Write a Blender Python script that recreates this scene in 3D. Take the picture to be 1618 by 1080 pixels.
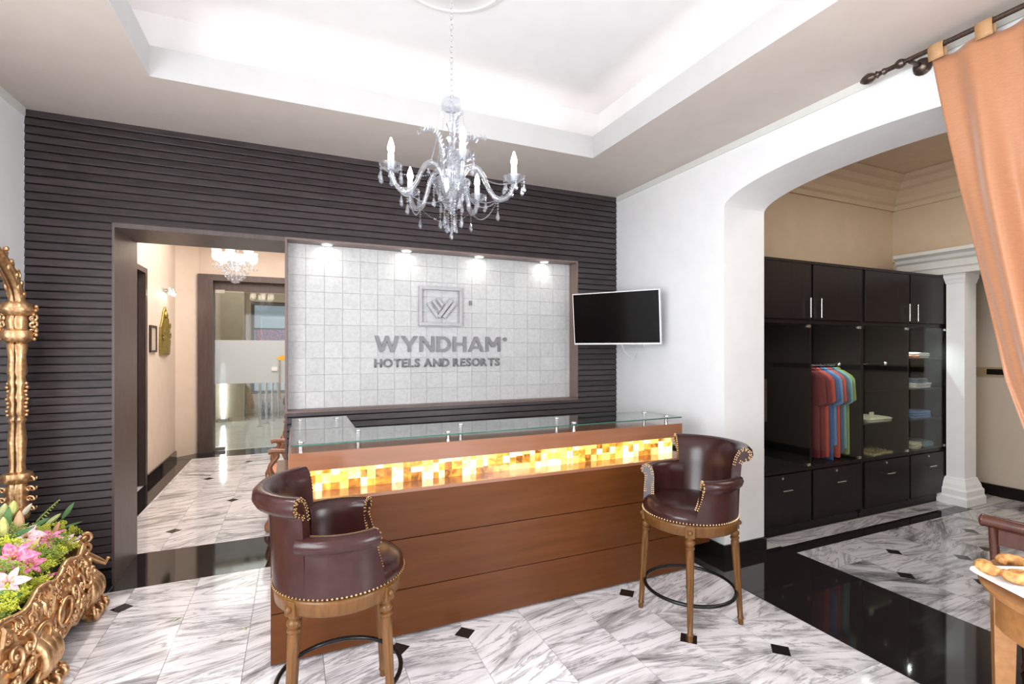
import bpy, bmesh, math, random
from mathutils import Vector, Matrix, Euler
random.seed(7)
PI = math.pi
S = bpy.context.scene
COL = S.collection
for o in list(bpy.data.objects):
    bpy.data.objects.remove(o)

# ------------------------------------------------------------------ camera
FPX, YAW, HY, EYE = 775.0, 0.41538, 551.0, 1.6
cam = bpy.data.objects.new('camera', bpy.data.cameras.new('camera'))
COL.objects.link(cam)
cam.location = (0, 0, EYE)
cam.rotation_euler = (PI / 2, 0, -YAW)
cam.data.sensor_width = 36
cam.data.lens = FPX / 1618 * 36
cam.data.shift_y = (HY - 540) / 1618
cam.data.clip_start = 0.05
S.camera = cam

# ------------------------------------------------------------------ view, world, lights
S.view_settings.view_transform = 'Standard'
S.view_settings.look = 'None'
S.view_settings.gamma = 1.0
S.view_settings.use_curve_mapping = False
S.view_settings.exposure = 0.45
W = bpy.data.worlds.new('world'); S.world = W; W.use_nodes = True
W.node_tree.nodes['Background'].inputs[0].default_value = (0.85, 0.9, 1.0, 1)
W.node_tree.nodes['Background'].inputs[1].default_value = 0.35

def lamp(name, kind, loc, power, color=(1, 1, 1), rot=(0, 0, 0), size=None, size_y=None, spot=None, blend=.6, radius=None):
    d = bpy.data.lights.new(name, kind); d.energy = power; d.color = color
    if kind == 'AREA':
        d.shape = 'RECTANGLE'; d.size = size; d.size_y = size_y or size
    if kind == 'SPOT':
        d.spot_size = spot; d.spot_blend = blend
    if radius is not None and kind != 'AREA': d.shadow_soft_size = radius
    o = bpy.data.objects.new(name, d); o.location = loc; o.rotation_euler = rot
    COL.objects.link(o); return o

# tray ceiling hole and room constants
CZ = 3.145
TX0, TX1, TY0, TY1 = -0.76, 2.203, -0.9, 3.372
ZU = 3.59
BY = 4.151
WARM = (1.0, 0.95, 0.93)
# cove strips hidden behind the tray lip, shining up
COVE = .62
lamp('cove_light', 'AREA', ((TX0 + TX1) / 2, TY1 + .085, 3.185), COVE * 2.9, WARM, (PI, 0, 0), 2.9, .08)
lamp('cove_light', 'AREA', ((TX0 + TX1) / 2, TY0 - .085, 3.185), COVE * 2.9, WARM, (PI, 0, 0), 2.9, .08)
lamp('cove_light', 'AREA', (TX0 - .085, (TY0 + TY1) / 2, 3.185), COVE * 3.6, WARM, (PI, 0, 0), .08, 4.1)
lamp('cove_light', 'AREA', (TX1 + .085, (TY0 + TY1) / 2, 3.185), COVE * 3.6, WARM, (PI, 0, 0), .08, 4.1)
# fill light from unseen windows added behind the camera and on both sides
lamp('window_fill', 'AREA', (0.6, -2.98, 1.6), 26, (.92, .96, 1.0), (PI / 2, 0, 0), 3.6, 2.4)
lamp('side_window_fill', 'AREA', (-1.57, .3, 1.7), 135, (.92, .96, 1.0), (0, -PI / 2, 0), 1.8, 2.3)
lamp('right_window_fill', 'AREA', (2.97, -1.3, 1.7), 125, (.90, .95, 1.0), (0, PI / 2, 0), 1.8, 1.9)
# hall beyond the opening, boutique beyond the arch, lobby beyond the glass door
lamp('hall_light', 'AREA', (-.3, 6.6, 3.36), 90, (1, .92, .84), (0, 0, 0), 2.0, 3.0)
lamp('boutique_fill', 'AREA', (4.9, 1.2, 3.5), 40, (1, .93, .86), (0, 0, 0), 2.0, 1.6)  # unseen ceiling lamp added to light the boutique
lamp('lobby_light', 'AREA', (-.6, 11.2, 3.2), 48, (1, .96, .9), (0, 0, 0), 3.0, 2.5)

# ------------------------------------------------------------------ pixel helpers (photo pixel -> point on a known plane)
FWD = Vector((math.sin(YAW), math.cos(YAW), 0)); RGT = Vector((math.cos(YAW), -math.sin(YAW), 0))
def ray(px, py): return FWD + RGT * ((px - 809) / FPX) + Vector((0, 0, -(py - HY) / FPX))
def atX(px, py, X): d = ray(px, py); return Vector((0, 0, EYE)) + d * (X / d.x)
def atY(px, py, Y): d = ray(px, py); return Vector((0, 0, EYE)) + d * (Y / d.y)
def atZ(px, py, Z=0): d = ray(px, py); return Vector((0, 0, EYE)) + d * ((Z - EYE) / d.z)

# ------------------------------------------------------------------ materials
MT = {}
def nodes(m): return m.node_tree.nodes, m.node_tree.links
def base(name, col, rough=.5, metal=0, spec=.5, coat=0, sheen=0, **kw):
    m = bpy.data.materials.new(name); m.use_nodes = True
    b = m.node_tree.nodes['Principled BSDF']
    b.inputs['Base Color'].default_value = (*col, 1)
    b.inputs['Roughness'].default_value = rough
    b.inputs['Metallic'].default_value = metal
    b.inputs['Specular IOR Level'].default_value = spec
    b.inputs['Coat Weight'].default_value = coat
    b.inputs['Coat Roughness'].default_value = .12
    b.inputs['Sheen Weight'].default_value = sheen
    MT[name] = m
    return m, b
def noise_col(name, c1, c2, scale=(4, 4, 4), nscale=4, detail=6, rough=.5, bump=0, bscale=None, rand=0, coat=0, metal=0, spec=.5, p0=.3, p1=.7, sheen=0):
    """two colours mixed by a stretched noise in object space, with an optional fine bump"""
    m, b = base(name, c1, rough, metal, spec, coat, sheen)
    n, l = nodes(m)
    tc = n.new('ShaderNodeTexCoord'); mp = n.new('ShaderNodeMapping'); mp.inputs['Scale'].default_value = scale
    l.new(tc.outputs['Object'], mp.inputs[0])
    src = mp.outputs[0]
    oi = n.new('ShaderNodeObjectInfo')
    ad = n.new('ShaderNodeVectorMath'); ad.operation = 'MULTIPLY_ADD'
    ad.inputs[0].default_value = (1, 1, 1)
    cb = n.new('ShaderNodeCombineXYZ'); mu = n.new('ShaderNodeMath'); mu.operation = 'MULTIPLY'; mu.inputs[1].default_value = 37.0
    l.new(oi.outputs['Random'], mu.inputs[0])
    for i in range(3): l.new(mu.outputs[0], cb.inputs[i])
    l.new(cb.outputs[0], ad.inputs[1]); l.new(src, ad.inputs[2]); ad.inputs[0].default_value = (1, 1.7, .6)
    nz = n.new('ShaderNodeTexNoise'); nz.inputs['Scale'].default_value = nscale; nz.inputs['Detail'].default_value = detail
    l.new(ad.outputs[0], nz.inputs['Vector'])
    r = n.new('ShaderNodeValToRGB'); r.color_ramp.elements[0].position = p0; r.color_ramp.elements[1].position = p1
    r.color_ramp.elements[0].color = (*c1, 1); r.color_ramp.elements[1].color = (*c2, 1)
    l.new(nz.outputs['Fac'], r.inputs[0])
    out = r.outputs[0]
    if rand:
        hs = n.new('ShaderNodeHueSaturation'); mr = n.new('ShaderNodeMapRange')
        mr.inputs[3].default_value = 1 - rand; mr.inputs[4].default_value = 1 + rand
        l.new(oi.outputs['Random'], mr.inputs[0]); l.new(mr.outputs[0], hs.inputs['Value']); l.new(out, hs.inputs['Color']); out = hs.outputs[0]
    l.new(out, b.inputs['Base Color'])
    if bump:
        bp = n.new('ShaderNodeBump'); bp.inputs['Strength'].default_value = bump; bp.inputs['Distance'].default_value = .01
        src2 = nz.outputs['Fac']
        if bscale:
            n2 = n.new('ShaderNodeTexNoise'); n2.inputs['Scale'].default_value = bscale; n2.inputs['Detail'].default_value = 3
            l.new(tc.outputs['Object'], n2.inputs['Vector']); src2 = n2.outputs['Fac']
        l.new(src2, bp.inputs['Height']); l.new(bp.outputs[0], b.inputs['Normal'])
    return m
def emit(name, col, strength):
    m = bpy.data.materials.new(name); m.use_nodes = True; n, l = nodes(m); n.clear()
    e = n.new('ShaderNodeEmission'); e.inputs[0].default_value = (*col, 1); e.inputs[1].default_value = strength
    o = n.new('ShaderNodeOutputMaterial'); l.new(e.outputs[0], o.inputs[0]); MT[name] = m; return m
def marble(name, light, mid, dark):
    m, b = base(name, light, .09, 0, .5)
    n, l = nodes(m)
    tc = n.new('ShaderNodeTexCoord'); oi = n.new('ShaderNodeObjectInfo')
    rot = n.new('ShaderNodeVectorRotate'); rot.rotation_type = 'Z_AXIS'
    mr = n.new('ShaderNodeMapRange'); mr.inputs[3].default_value = -.55; mr.inputs[4].default_value = .5
    l.new(oi.outputs['Random'], mr.inputs[0]); l.new(mr.outputs[0], rot.inputs['Angle']); l.new(tc.outputs['Object'], rot.inputs['Vector'])
    mu = n.new('ShaderNodeMath'); mu.operation = 'MULTIPLY'; mu.inputs[1].default_value = 91.0; l.new(oi.outputs['Random'], mu.inputs[0])
    cb = n.new('ShaderNodeCombineXYZ')
    for i in range(3): l.new(mu.outputs[0], cb.inputs[i])
    ad = n.new('ShaderNodeVectorMath'); ad.operation = 'ADD'; l.new(rot.outputs[0], ad.inputs[0]); l.new(cb.outputs[0], ad.inputs[1])
    def nz(sc, scale, det, dist):
        mp = n.new('ShaderNodeMapping'); mp.inputs['Scale'].default_value = sc; l.new(ad.outputs[0], mp.inputs[0])
        t = n.new('ShaderNodeTexNoise'); t.inputs['Scale'].default_value = scale; t.inputs['Detail'].default_value = det; t.inputs['Distortion'].default_value = dist
        t.inputs['Roughness'].default_value = .62
        l.new(mp.outputs[0], t.inputs['Vector']); return t.outputs['Fac']
    a = nz((1.0, 4.6, 1), 1.7, 9, .7)
    r1 = n.new('ShaderNodeValToRGB'); e = r1.color_ramp.elements
    e[0].position = .25; e[0].color = (*dark, 1); e[1].position = .54; e[1].color = (*light, 1)
    q = e.new(.37); q.color = (*mid, 1); q2 = e.new(.455); q2.color = tuple(.3 * m_ + .7 * l_ for m_, l_ in zip(mid, light)) + (1,)
    sh = n.new('ShaderNodeMath'); sh.operation = 'MULTIPLY_ADD'; sh.inputs[1].default_value = -.13; l.new(oi.outputs['Random'], sh.inputs[0]); fr = n.new('ShaderNodeMath'); fr.operation = 'FRACT'; m5 = n.new('ShaderNodeMath'); m5.operation = 'MULTIPLY'; m5.inputs[1].default_value = 17.3
    l.new(oi.outputs['Random'], m5.inputs[0]); l.new(m5.outputs[0], fr.inputs[0]); l.new(fr.outputs[0], sh.inputs[0]); ab = n.new('ShaderNodeMath'); ab.operation = 'ADD'; ab.inputs[1].default_value = .045; l.new(a, ab.inputs[0]); l.new(ab.outputs[0], sh.inputs[2])
    l.new(sh.outputs[0], r1.inputs[0])
    c = nz((.8, 5.5, 1), 1.5, 8, 1.4)
    r2 = n.new('ShaderNodeValToRGB'); e = r2.color_ramp.elements
    e[0].position = .455; e[0].color = (1, 1, 1, 1); e[1].position = .53; e[1].color = (1, 1, 1, 1)
    v = e.new(.492); v.color = (.32, .31, .32, 1)
    l.new(c, r2.inputs[0])
    mx = n.new('ShaderNodeMix'); mx.data_type = 'RGBA'; mx.blend_type = 'MULTIPLY'; mx.inputs[0].default_value = .75
    l.new(r1.outputs[0], mx.inputs[6]); l.new(r2.outputs[0], mx.inputs[7])
    l.new(mx.outputs[2], b.inputs['Base Color'])
    return m
def glassy(name, tint=(1, 1, 1), refl=.12, rough=0.0, diffuse=0.0, dcol=(1, 1, 1), fres=True):
    """thin sheet or crystal: see-through plus mirror reflection (Fresnel) plus an optional milky share"""
    m = bpy.data.materials.new(name); m.use_nodes = True; n, l = nodes(m); n.clear()
    t = n.new('ShaderNodeBsdfTransparent'); t.inputs[0].default_value = (*tint, 1)
    g = n.new('ShaderNodeBsdfGlossy'); g.inputs['Roughness'].default_value = rough
    mx = n.new('ShaderNodeMixShader'); mx.inputs[0].default_value = refl
    if fres:
        f = n.new('ShaderNodeLayerWeight'); f.inputs[0].default_value = .5
        p = n.new('ShaderNodeMath'); p.operation = 'POWER'; p.inputs[1].default_value = 5; l.new(f.outputs['Facing'], p.inputs[0])
        a = n.new('ShaderNodeMath'); a.operation = 'ADD'; a.use_clamp = True; a.inputs[1].default_value = refl
        l.new(p.outputs[0], a.inputs[0]); l.new(a.outputs[0], mx.inputs[0])
    l.new(t.outputs[0], mx.inputs[1]); l.new(g.outputs[0], mx.inputs[2])
    out = mx.outputs[0]
    if diffuse:
        d = n.new('ShaderNodeBsdfDiffuse'); d.inputs[0].default_value = (*dcol, 1)
        tr = n.new('ShaderNodeBsdfTranslucent'); tr.inputs[0].default_value = (*dcol, 1)
        m0 = n.new('ShaderNodeMixShader'); l.new(d.outputs[0], m0.inputs[1]); l.new(tr.outputs[0], m0.inputs[2])
        m2 = n.new('ShaderNodeMixShader'); m2.inputs[0].default_value = diffuse
        l.new(out, m2.inputs[1]); l.new(m0.outputs[0], m2.inputs[2]); out = m2.outputs[0]
    o = n.new('ShaderNodeOutputMaterial'); l.new(out, o.inputs[0]); MT[name] = m; return m

noise_col('white_paint', (.83, .83, .83), (.86, .86, .86), rough=.6, nscale=2)
noise_col('trim_paint', (.66, .66, .62), (.70, .70, .66), rough=.55, nscale=2)
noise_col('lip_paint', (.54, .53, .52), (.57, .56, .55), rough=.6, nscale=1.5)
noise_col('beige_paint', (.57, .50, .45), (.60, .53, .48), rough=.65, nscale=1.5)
noise_col('cove_white', (.76, .735, .73), (.79, .765, .76), rough=.6, nscale=1.5)
noise_col('cream_wall', (.72, .60, .50), (.76, .64, .54), rough=.6, nscale=1.5)
noise_col('tan_wall', (.56, .44, .31), (.60, .47, .335), rough=.65, nscale=1.5)
noise_col('strip_gold', (.36, .27, .15), (.42, .32, .19), nscale=6, rough=.35)
noise_col('panel_beige', (.56, .47, .38), (.60, .51, .42), rough=.4, nscale=2, scale=(1, 1, .2))
noise_col('dark_slat', (.030, .022, .0235), (.054, .041, .044), scale=(1.2, 8, 8), nscale=6, rough=.38, rand=.2, spec=.45)
noise_col('niche_trim_lit', (.17, .115, .10), (.21, .145, .125), scale=(6, 6, .8), nscale=5, rough=.4)  # the dark trim wood, lightened to stand in for the niche spots' light
noise_col('dark_trim', (.075, .052, .048), (.105, .075, .068), scale=(6, 6, .8), nscale=5, rough=.36, spec=.55)
noise_col('espresso', (.009, .0062, .006), (.015, .010, .010), scale=(6, 6, 1), nscale=5, rough=.3, spec=.2)
noise_col('black_granite', (.010, .008, .008), (.020, .016, .016), nscale=60, rough=.05, rand=.05)
noise_col('grout', (.42, .40, .39), (.5, .48, .47), nscale=30, rough=.8)
marble('marble', (.75, .725, .745), (.44, .42, .43), (.15, .14, .15))
marble('marble_dim', (.52, .50, .52), (.27, .26, .27), (.08, .075, .08))  # same marble, colour darkened to stand in for the boutique's dimmer light
noise_col('stone', (.50, .50, .497), (.585, .585, .58), nscale=9, rough=.75, bump=.35, bscale=70, rand=.045, p0=.25, p1=.6)
noise_col('brushed_steel', (.42, .41, .42), (.55, .54, .55), scale=(1, 1, 40), nscale=5, rough=.33, metal=.85)
noise_col('sign_grey', (.20, .196, .20), (.26, .253, .262), scale=(1, 1, 6), nscale=3, rough=.5, metal=.2)
noise_col('frame_grey', (.40, .39, .40), (.45, .44, .45), nscale=4, rough=.45, metal=.15)
noise_col('counter_wood', (.098, .031, .0085), (.122, .040, .0115), scale=(.6, 5, 7), nscale=3, rough=.25, spec=.22)
noise_col('deck_wood', (.25, .105, .055), (.29, .125, .068), scale=(.6, 5, 7), nscale=3, rough=.16, coat=.6)
noise_col('stool_wood', (.098, .040, .0105), (.158, .068, .018), scale=(14, 14, 2), nscale=4, rough=.3, spec=.3)
noise_col('cherry_wood', (.060, .014, .006), (.095, .024, .010), scale=(12, 12, 2), nscale=4, rough=.25, coat=.4)
noise_col('oak_wood', (.30, .125, .034), (.40, .18, .055), scale=(2, 14, 14), nscale=3, rough=.3, coat=.3)
noise_col('carved_wood', (.25, .095, .04), (.36, .15, .07), scale=(10, 10, 3), nscale=4, rough=.35, coat=.3)
noise_col('leather', (.030, .0098, .0085), (.039, .013, .0115), nscale=5, rough=.22, bump=.05, bscale=180, coat=0, spec=.34)
noise_col('salmon_fabric', (.55, .25, .16), (.63, .31, .2), nscale=40, rough=.8)
noise_col('gold', (.50, .28, .125), (.80, .53, .29), nscale=10, rough=.33, metal=.88, bump=.2, bscale=45)
noise_col('brass', (.70, .48, .24), (.85, .62, .34), nscale=20, rough=.25, metal=1)
noise_col('bronze', (.07, .05, .04), (.13, .095, .075), nscale=20, rough=.32, metal=.8)
noise_col('black_metal', (.012, .012, .012), (.02, .02, .02), nscale=20, rough=.22, metal=.6)
noise_col('chrome', (.75, .75, .76), (.82, .82, .83), nscale=20, rough=.12, metal=1)
noise_col('satin_nickel', (.62, .60, .56), (.7, .68, .63), nscale=20, rough=.25, metal=1)
noise_col('white_plastic', (.80, .80, .80), (.84, .84, .84), nscale=10, rough=.35)
noise_col('white_ceramic', (.86, .85, .84), (.9, .89, .88), nscale=10, rough=.12)
noise_col('screen_black', (.003, .003, .003), (.004, .004, .004), nscale=3, rough=.12, spec=.2)
noise_col('curtain_silk', (.42, .18, .083), (.49, .22, .105), scale=(6, 6, 60), nscale=6, rough=.42, sheen=.4, bump=.1, bscale=120)
noise_col('curtain_tab', (.44, .25, .11), (.50, .29, .14), scale=(6, 6, 60), nscale=6, rough=.5)
noise_col('pastry', (.42, .17, .04), (.68, .38, .13), nscale=14, rough=.45, p0=.38, p1=.62, bump=.2)
noise_col('leaf_green', (.055, .16, .045), (.14, .30, .09), scale=(1, 1, 1), nscale=12, rough=.4)
noise_col('leaf_pale', (.36, .46, .16), (.62, .62, .30), nscale=16, rough=.45)
noise_col('yellow_green', (.42, .50, .04), (.74, .74, .09), nscale=40, rough=.6, rand=.15)
noise_col('moss_green', (.22, .32, .05), (.42, .52, .12), nscale=40, rough=.6, rand=.15)
noise_col('bud_green', (.50, .55, .12), (.74, .72, .30), nscale=14, rough=.4)
noise_col('bud_peach', (.78, .30, .20), (.80, .62, .32), scale=(1, 1, 1), nscale=10, rough=.4)
noise_col('petal_pink', (.62, .06, .22), (.86, .46, .58), nscale=16, rough=.4, p0=.35, p1=.7)
noise_col('petal_pale', (.70, .28, .42), (.82, .62, .66), nscale=18, rough=.4, p0=.25, p1=.55)
noise_col('soil_dark', (.01, .009, .008), (.014, .012, .01), nscale=3, rough=.7)  # near-black soil colour for the planter
noise_col('window_frame_white', (.75, .75, .74), (.8, .8, .79), nscale=5, rough=.4)
m, b = base('mirror', (.92, .92, .92), .01, 1.0)
n_, l_ = nodes(m); nz_ = n_.new('ShaderNodeTexNoise'); nz_.inputs['Scale'].default_value = 3; rr_ = n_.new('ShaderNodeMapRange')
rr_.inputs[3].default_value = .005; rr_.inputs[4].default_value = .015; l_.new(nz_.outputs['Fac'], rr_.inputs[0]); l_.new(rr_.outputs[0], b.inputs['Roughness'])
glassy('clear_glass', (.95, .98, .97), .02)
glassy('counter_glass', (.93, .97, .95), .22)
glassy('door_glass', (.90, .95, .94), .10)
glassy('cabinet_glass', (.90, .93, .92), .01)
glassy('crystal', (.86, .89, .93), .20, .03, .055, (.95, .95, .97))
glassy('frosted_glass', (.9, .95, 1), .04, .1, .82, (.80, .84, .86))
glassy('milk_glass', (1, 1, 1), .1, .2, .8, (1, .97, .92))
noise_col('glass_edge', (.03, .10, .075), (.05, .13, .10), nscale=5, rough=.1)
emit('bulb_glow', (1, .965, .93), 30)
emit('hall_bulb_glow', (1, .9, .78), 16)
emit('spot_glow', (1, .97, .88), 30)
emit('uplight_glow', (.9, .97, 1), 6)
# backlit onyx: each piece takes one tone, with cloudy veins
m = bpy.data.materials.new('onyx_glow'); m.use_nodes = True; n, l = nodes(m); n.clear(); MT['onyx_glow'] = m
tc = n.new('ShaderNodeTexCoord'); oi = n.new('ShaderNodeObjectInfo'); nz = n.new('ShaderNodeTexNoise'); nz.inputs['Scale'].default_value = 14; nz.inputs['Detail'].default_value = 4; nz.inputs['Distortion'].default_value = 1
mu = n.new('ShaderNodeMath'); mu.operation = 'MULTIPLY'; mu.inputs[1].default_value = 53
cb = n.new('ShaderNodeCombineXYZ'); ad = n.new('ShaderNodeVectorMath')
l.new(oi.outputs['Random'], mu.inputs[0])
for i in range(3): l.new(mu.outputs[0], cb.inputs[i])
l.new(tc.outputs['Object'], ad.inputs[0]); l.new(cb.outputs[0], ad.inputs[1]); l.new(ad.outputs[0], nz.inputs['Vector'])
mm = n.new('ShaderNodeMath'); mm.operation = 'MULTIPLY_ADD'; mm.inputs[1].default_value = .8; l.new(nz.outputs['Fac'], mm.inputs[0])
m2 = n.new('ShaderNodeMath'); m2.operation = 'MULTIPLY_ADD'; m2.inputs[1].default_value = .8; m2.inputs[2].default_value = -.30; l.new(oi.outputs['Random'], m2.inputs[0]); l.new(m2.outputs[0], mm.inputs[2])
r = n.new('ShaderNodeValToRGB'); e = r.color_ramp.elements
e[0].position = .05; e[0].color = (.20, .075, .015, 1); e[1].position = .9; e[1].color = (1.6, 1.25, .75, 1)
q = e.new(.22); q.color = (.62, .22, .03, 1); q = e.new(.42); q.color = (1.0, .50, .08, 1); q = e.new(.66); q.color = (1.15, .72, .22, 1)
l.new(mm.outputs[0], r.inputs[0]); em = n.new('ShaderNodeEmission'); em.inputs[1].default_value = 1.7; l.new(r.outputs[0], em.inputs[0])
gl = n.new('ShaderNodeBsdfGlossy'); gl.inputs['Roughness'].default_value = .1; mx = n.new('ShaderNodeMixShader'); mx.inputs[0].default_value = .05
l.new(em.outputs[0], mx.inputs[1]); l.new(gl.outputs[0], mx.inputs[2]); o_ = n.new('ShaderNodeOutputMaterial'); l.new(mx.outputs[0], o_.inputs[0])
SHIRTS = {'dark_red': (.22, .025, .03), 'coral_red': (.62, .085, .05), 'blue': (.07, .13, .30), 'light_blue': (.16, .27, .50), 'teal': (.22, .42, .40), 'olive': (.30, .33, .10), 'slate': (.10, .13, .2)}
for k, c in SHIRTS.items(): noise_col('cloth_' + k, tuple(v * .85 for v in c), c, nscale=25, rough=.85)
noise_col('cloth_white', (.72, .72, .69), (.8, .8, .78), nscale=25, rough=.85)
noise_col('cloth_cream', (.66, .60, .44), (.72, .66, .50), nscale=25, rough=.85)
noise_col('cloth_salmon', (.70, .30, .22), (.76, .36, .26), nscale=25, rough=.85)
noise_col('cloth_greyblue', (.17, .21, .27), (.23, .28, .34), nscale=25, rough=.85)
noise_col('tray_pattern', (.10, .07, .03), (.62, .52, .25), nscale=60, rough=.4, p0=.45, p1=.55)
noise_col('relief_gold', (.22, .16, .03), (.46, .36, .10), nscale=25, rough=.35, metal=.7, bump=.8, bscale=40)
noise_col('hedge', (.02, .05, .02), (.05, .12, .05), nscale=14, rough=.8)
noise_col('light_floor', (.72, .70, .64), (.78, .76, .70), nscale=3, rough=.12)
noise_col('painting', (.05, .09, .28), (.50, .12, .16), nscale=7, rough=.5, p0=.4, p1=.6)
noise_col('orange_leaf', (.80, .42, .04), (.86, .52, .08), nscale=8, rough=.5)
noise_col('taupe_wall', (.42, .33, .24), (.46, .37, .28), nscale=2, rough=.6)

# ------------------------------------------------------------------ mesh builder
def frame_from(d):
    d = Vector(d).normalized()
    a = Vector((0, 0, 1)) if abs(d.z) < .9 else Vector((1, 0, 0))
    u = d.cross(a).normalized(); v = d.cross(u).normalized()
    return u, v
class MB:
    def __init__(s): s.v = []; s.f = []
    def add(s, vs, fs):
        k = len(s.v); s.v += [tuple(p) for p in vs]; s.f += [tuple(i + k for i in f) for f in fs]; return s
    def box(s, x0, x1, y0, y1, z0, z1):
        return s.add([(x0, y0, z0), (x1, y0, z0), (x1, y1, z0), (x0, y1, z0), (x0, y0, z1), (x1, y0, z1), (x1, y1, z1), (x0, y1, z1)],
                     [(0, 3, 2, 1), (4, 5, 6, 7), (0, 1, 5, 4), (1, 2, 6, 5), (2, 3, 7, 6), (3, 0, 4, 7)])
    def bar(s, p0, p1, w, h, up=(0, 0, 1)):
        p0, p1 = Vector(p0), Vector(p1); d = (p1 - p0).normalized(); u = d.cross(Vector(up)).normalized(); v = u.cross(d)
        vs = []
        for p in (p0, p1):
            for a, b in ((-1, -1), (1, -1), (1, 1), (-1, 1)): vs.append(p + u * a * w / 2 + v * b * h / 2)
        return s.add(vs, [(0, 1, 2, 3), (7, 6, 5, 4), (0, 4, 5, 1), (1, 5, 6, 2), (2, 6, 7, 3), (3, 7, 4, 0)])
    def grid(s, fn, nu, nv, cu=False, cv=False):
        k = [fn(i / (nu if cu else nu - 1), j / (nv if cv else nv - 1)) for i in range(nu) for j in range(nv)]
        fs = []
        for i in range(nu if cu else nu - 1):
            for j in range(nv if cv else nv - 1):
                i2, j2 = (i + 1) % nu, (j + 1) % nv
                fs.append((i * nv + j, i2 * nv + j, i2 * nv + j2, i * nv + j2))
        return s.add(k, fs)
    def tube(s, path, r, n=8, closed=False, flat=1.0, caps=True):
        path = [Vector(p) for p in path]; m = len(path); rad = r if isinstance(r, (list, tuple)) else [r] * m
        vs = []; u = None
        for i, p in enumerate(path):
            a = path[(i - 1) % m] if (closed or i) else p; b = path[(i + 1) % m] if (closed or i < m - 1) else p
            d = (b - a)
            if d.length < 1e-9: d = Vector((0, 0, 1))
            d.normalize()
            if u is None: u, _ = frame_from(d)
            u = (u - d * u.dot(d)); u = u.normalized() if u.length > 1e-6 else frame_from(d)[0]
            w = d.cross(u)
            for k in range(n):
                t = 2 * PI * k / n; vs.append(p + (u * math.cos(t) + w * math.sin(t) * flat) * rad[i])
        fs = []
        for i in range(m if closed else m - 1):
            for k in range(n):
                a, b = i * n + k, i * n + (k + 1) % n; c, d = ((i + 1) % m) * n + (k + 1) % n, ((i + 1) % m) * n + k
                fs.append((a, b, c, d))
        if not closed and caps: fs += [tuple(range(n))[::-1], tuple((m - 1) * n + k for k in range(n))]
        return s.add(vs, fs)
    def lathe(s, prof, n=16, c=(0, 0, 0), axis=None, flute=None):
        """prof: (radius, height) pairs; axis: optional end point, heights then run 0..1 from c to axis"""
        c = Vector(c)
        if axis is None: d, u, w, L = Vector((0, 0, 1)), Vector((1, 0, 0)), Vector((0, 1, 0)), 1
        else:
            d = Vector(axis) - c; L = d.length; d.normalize(); u, w = frame_from(d); w = d.cross(u)
        vs = []
        for i, (r, h) in enumerate(prof):
            for k in range(n):
                t = 2 * PI * k / n; rr = r
                if flute and flute[0] <= i <= flute[1] and k % 2: rr = r * flute[2]
                vs.append(c + d * h * L + (u * math.cos(t) + w * math.sin(t)) * rr)
        fs = []
        for i in range(len(prof) - 1):
            for k in range(n): fs.append((i * n + k, i * n + (k + 1) % n, (i + 1) * n + (k + 1) % n, (i + 1) * n + k))
        fs += [tuple(range(n))[::-1], tuple((len(prof) - 1) * n + k for k in range(n))]
        return s.add(vs, fs)
    def ball(s, c, r, n=8, m=5, sc=(1, 1, 1)):
        c = Vector(c); vs = [c + Vector((0, 0, -r * sc[2]))]
        for i in range(1, m):
            a = -PI / 2 + PI * i / m
            for k in range(n):
                t = 2 * PI * k / n; vs.append(c + Vector((math.cos(t) * math.cos(a) * r * sc[0], math.sin(t) * math.cos(a) * r * sc[1], math.sin(a) * r * sc[2])))
        vs.append(c + Vector((0, 0, r * sc[2]))); fs = [(0, 1 + (k + 1) % n, 1 + k) for k in range(n)]
        for i in range(m - 2):
            for k in range(n): fs.append((1 + i * n + k, 1 + i * n + (k + 1) % n, 1 + (i + 1) * n + (k + 1) % n, 1 + (i + 1) * n + k))
        L = len(vs) - 1; fs += [(L, 1 + (m - 2) * n + k, 1 + (m - 2) * n + (k + 1) % n) for k in range(n)]
        return s.add(vs, fs)
    def octa(s, c, r):
        c = Vector(c); return s.add([c + Vector(p) * r for p in ((1, 0, 0), (-1, 0, 0), (0, 1, 0), (0, -1, 0), (0, 0, 1), (0, 0, -1))],
            [(0, 2, 4), (2, 1, 4), (1, 3, 4), (3, 0, 4), (2, 0, 5), (1, 2, 5), (3, 1, 5), (0, 3, 5)])
    def prism(s, poly, d0, d1, ax='y'):
        """poly of 2-D points extruded from d0 to d1 along an axis (y: points are x,z; x: points are y,z; z: points are x,y)"""
        f = {'y': lambda p, d: (p[0], d, p[1]), 'x': lambda p, d: (d, p[0], p[1]), 'z': lambda p, d: (p[0], p[1], d)}[ax]
        n = len(poly); vs = [f(p, d0) for p in poly] + [f(p, d1) for p in poly]
        return s.add(vs, [tuple(range(n)), tuple(range(2 * n - 1, n - 1, -1))] + [(i, i + n, (i + 1) % n + n, (i + 1) % n) for i in range(n)])
    def mesh(s, name):
        me = bpy.data.meshes.new(name); me.from_pydata(s.v, [], s.f); me.update()
        bm = bmesh.new(); bm.from_mesh(me); bmesh.ops.recalc_face_normals(bm, faces=bm.faces); bm.to_mesh(me); bm.free(); return me
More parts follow.
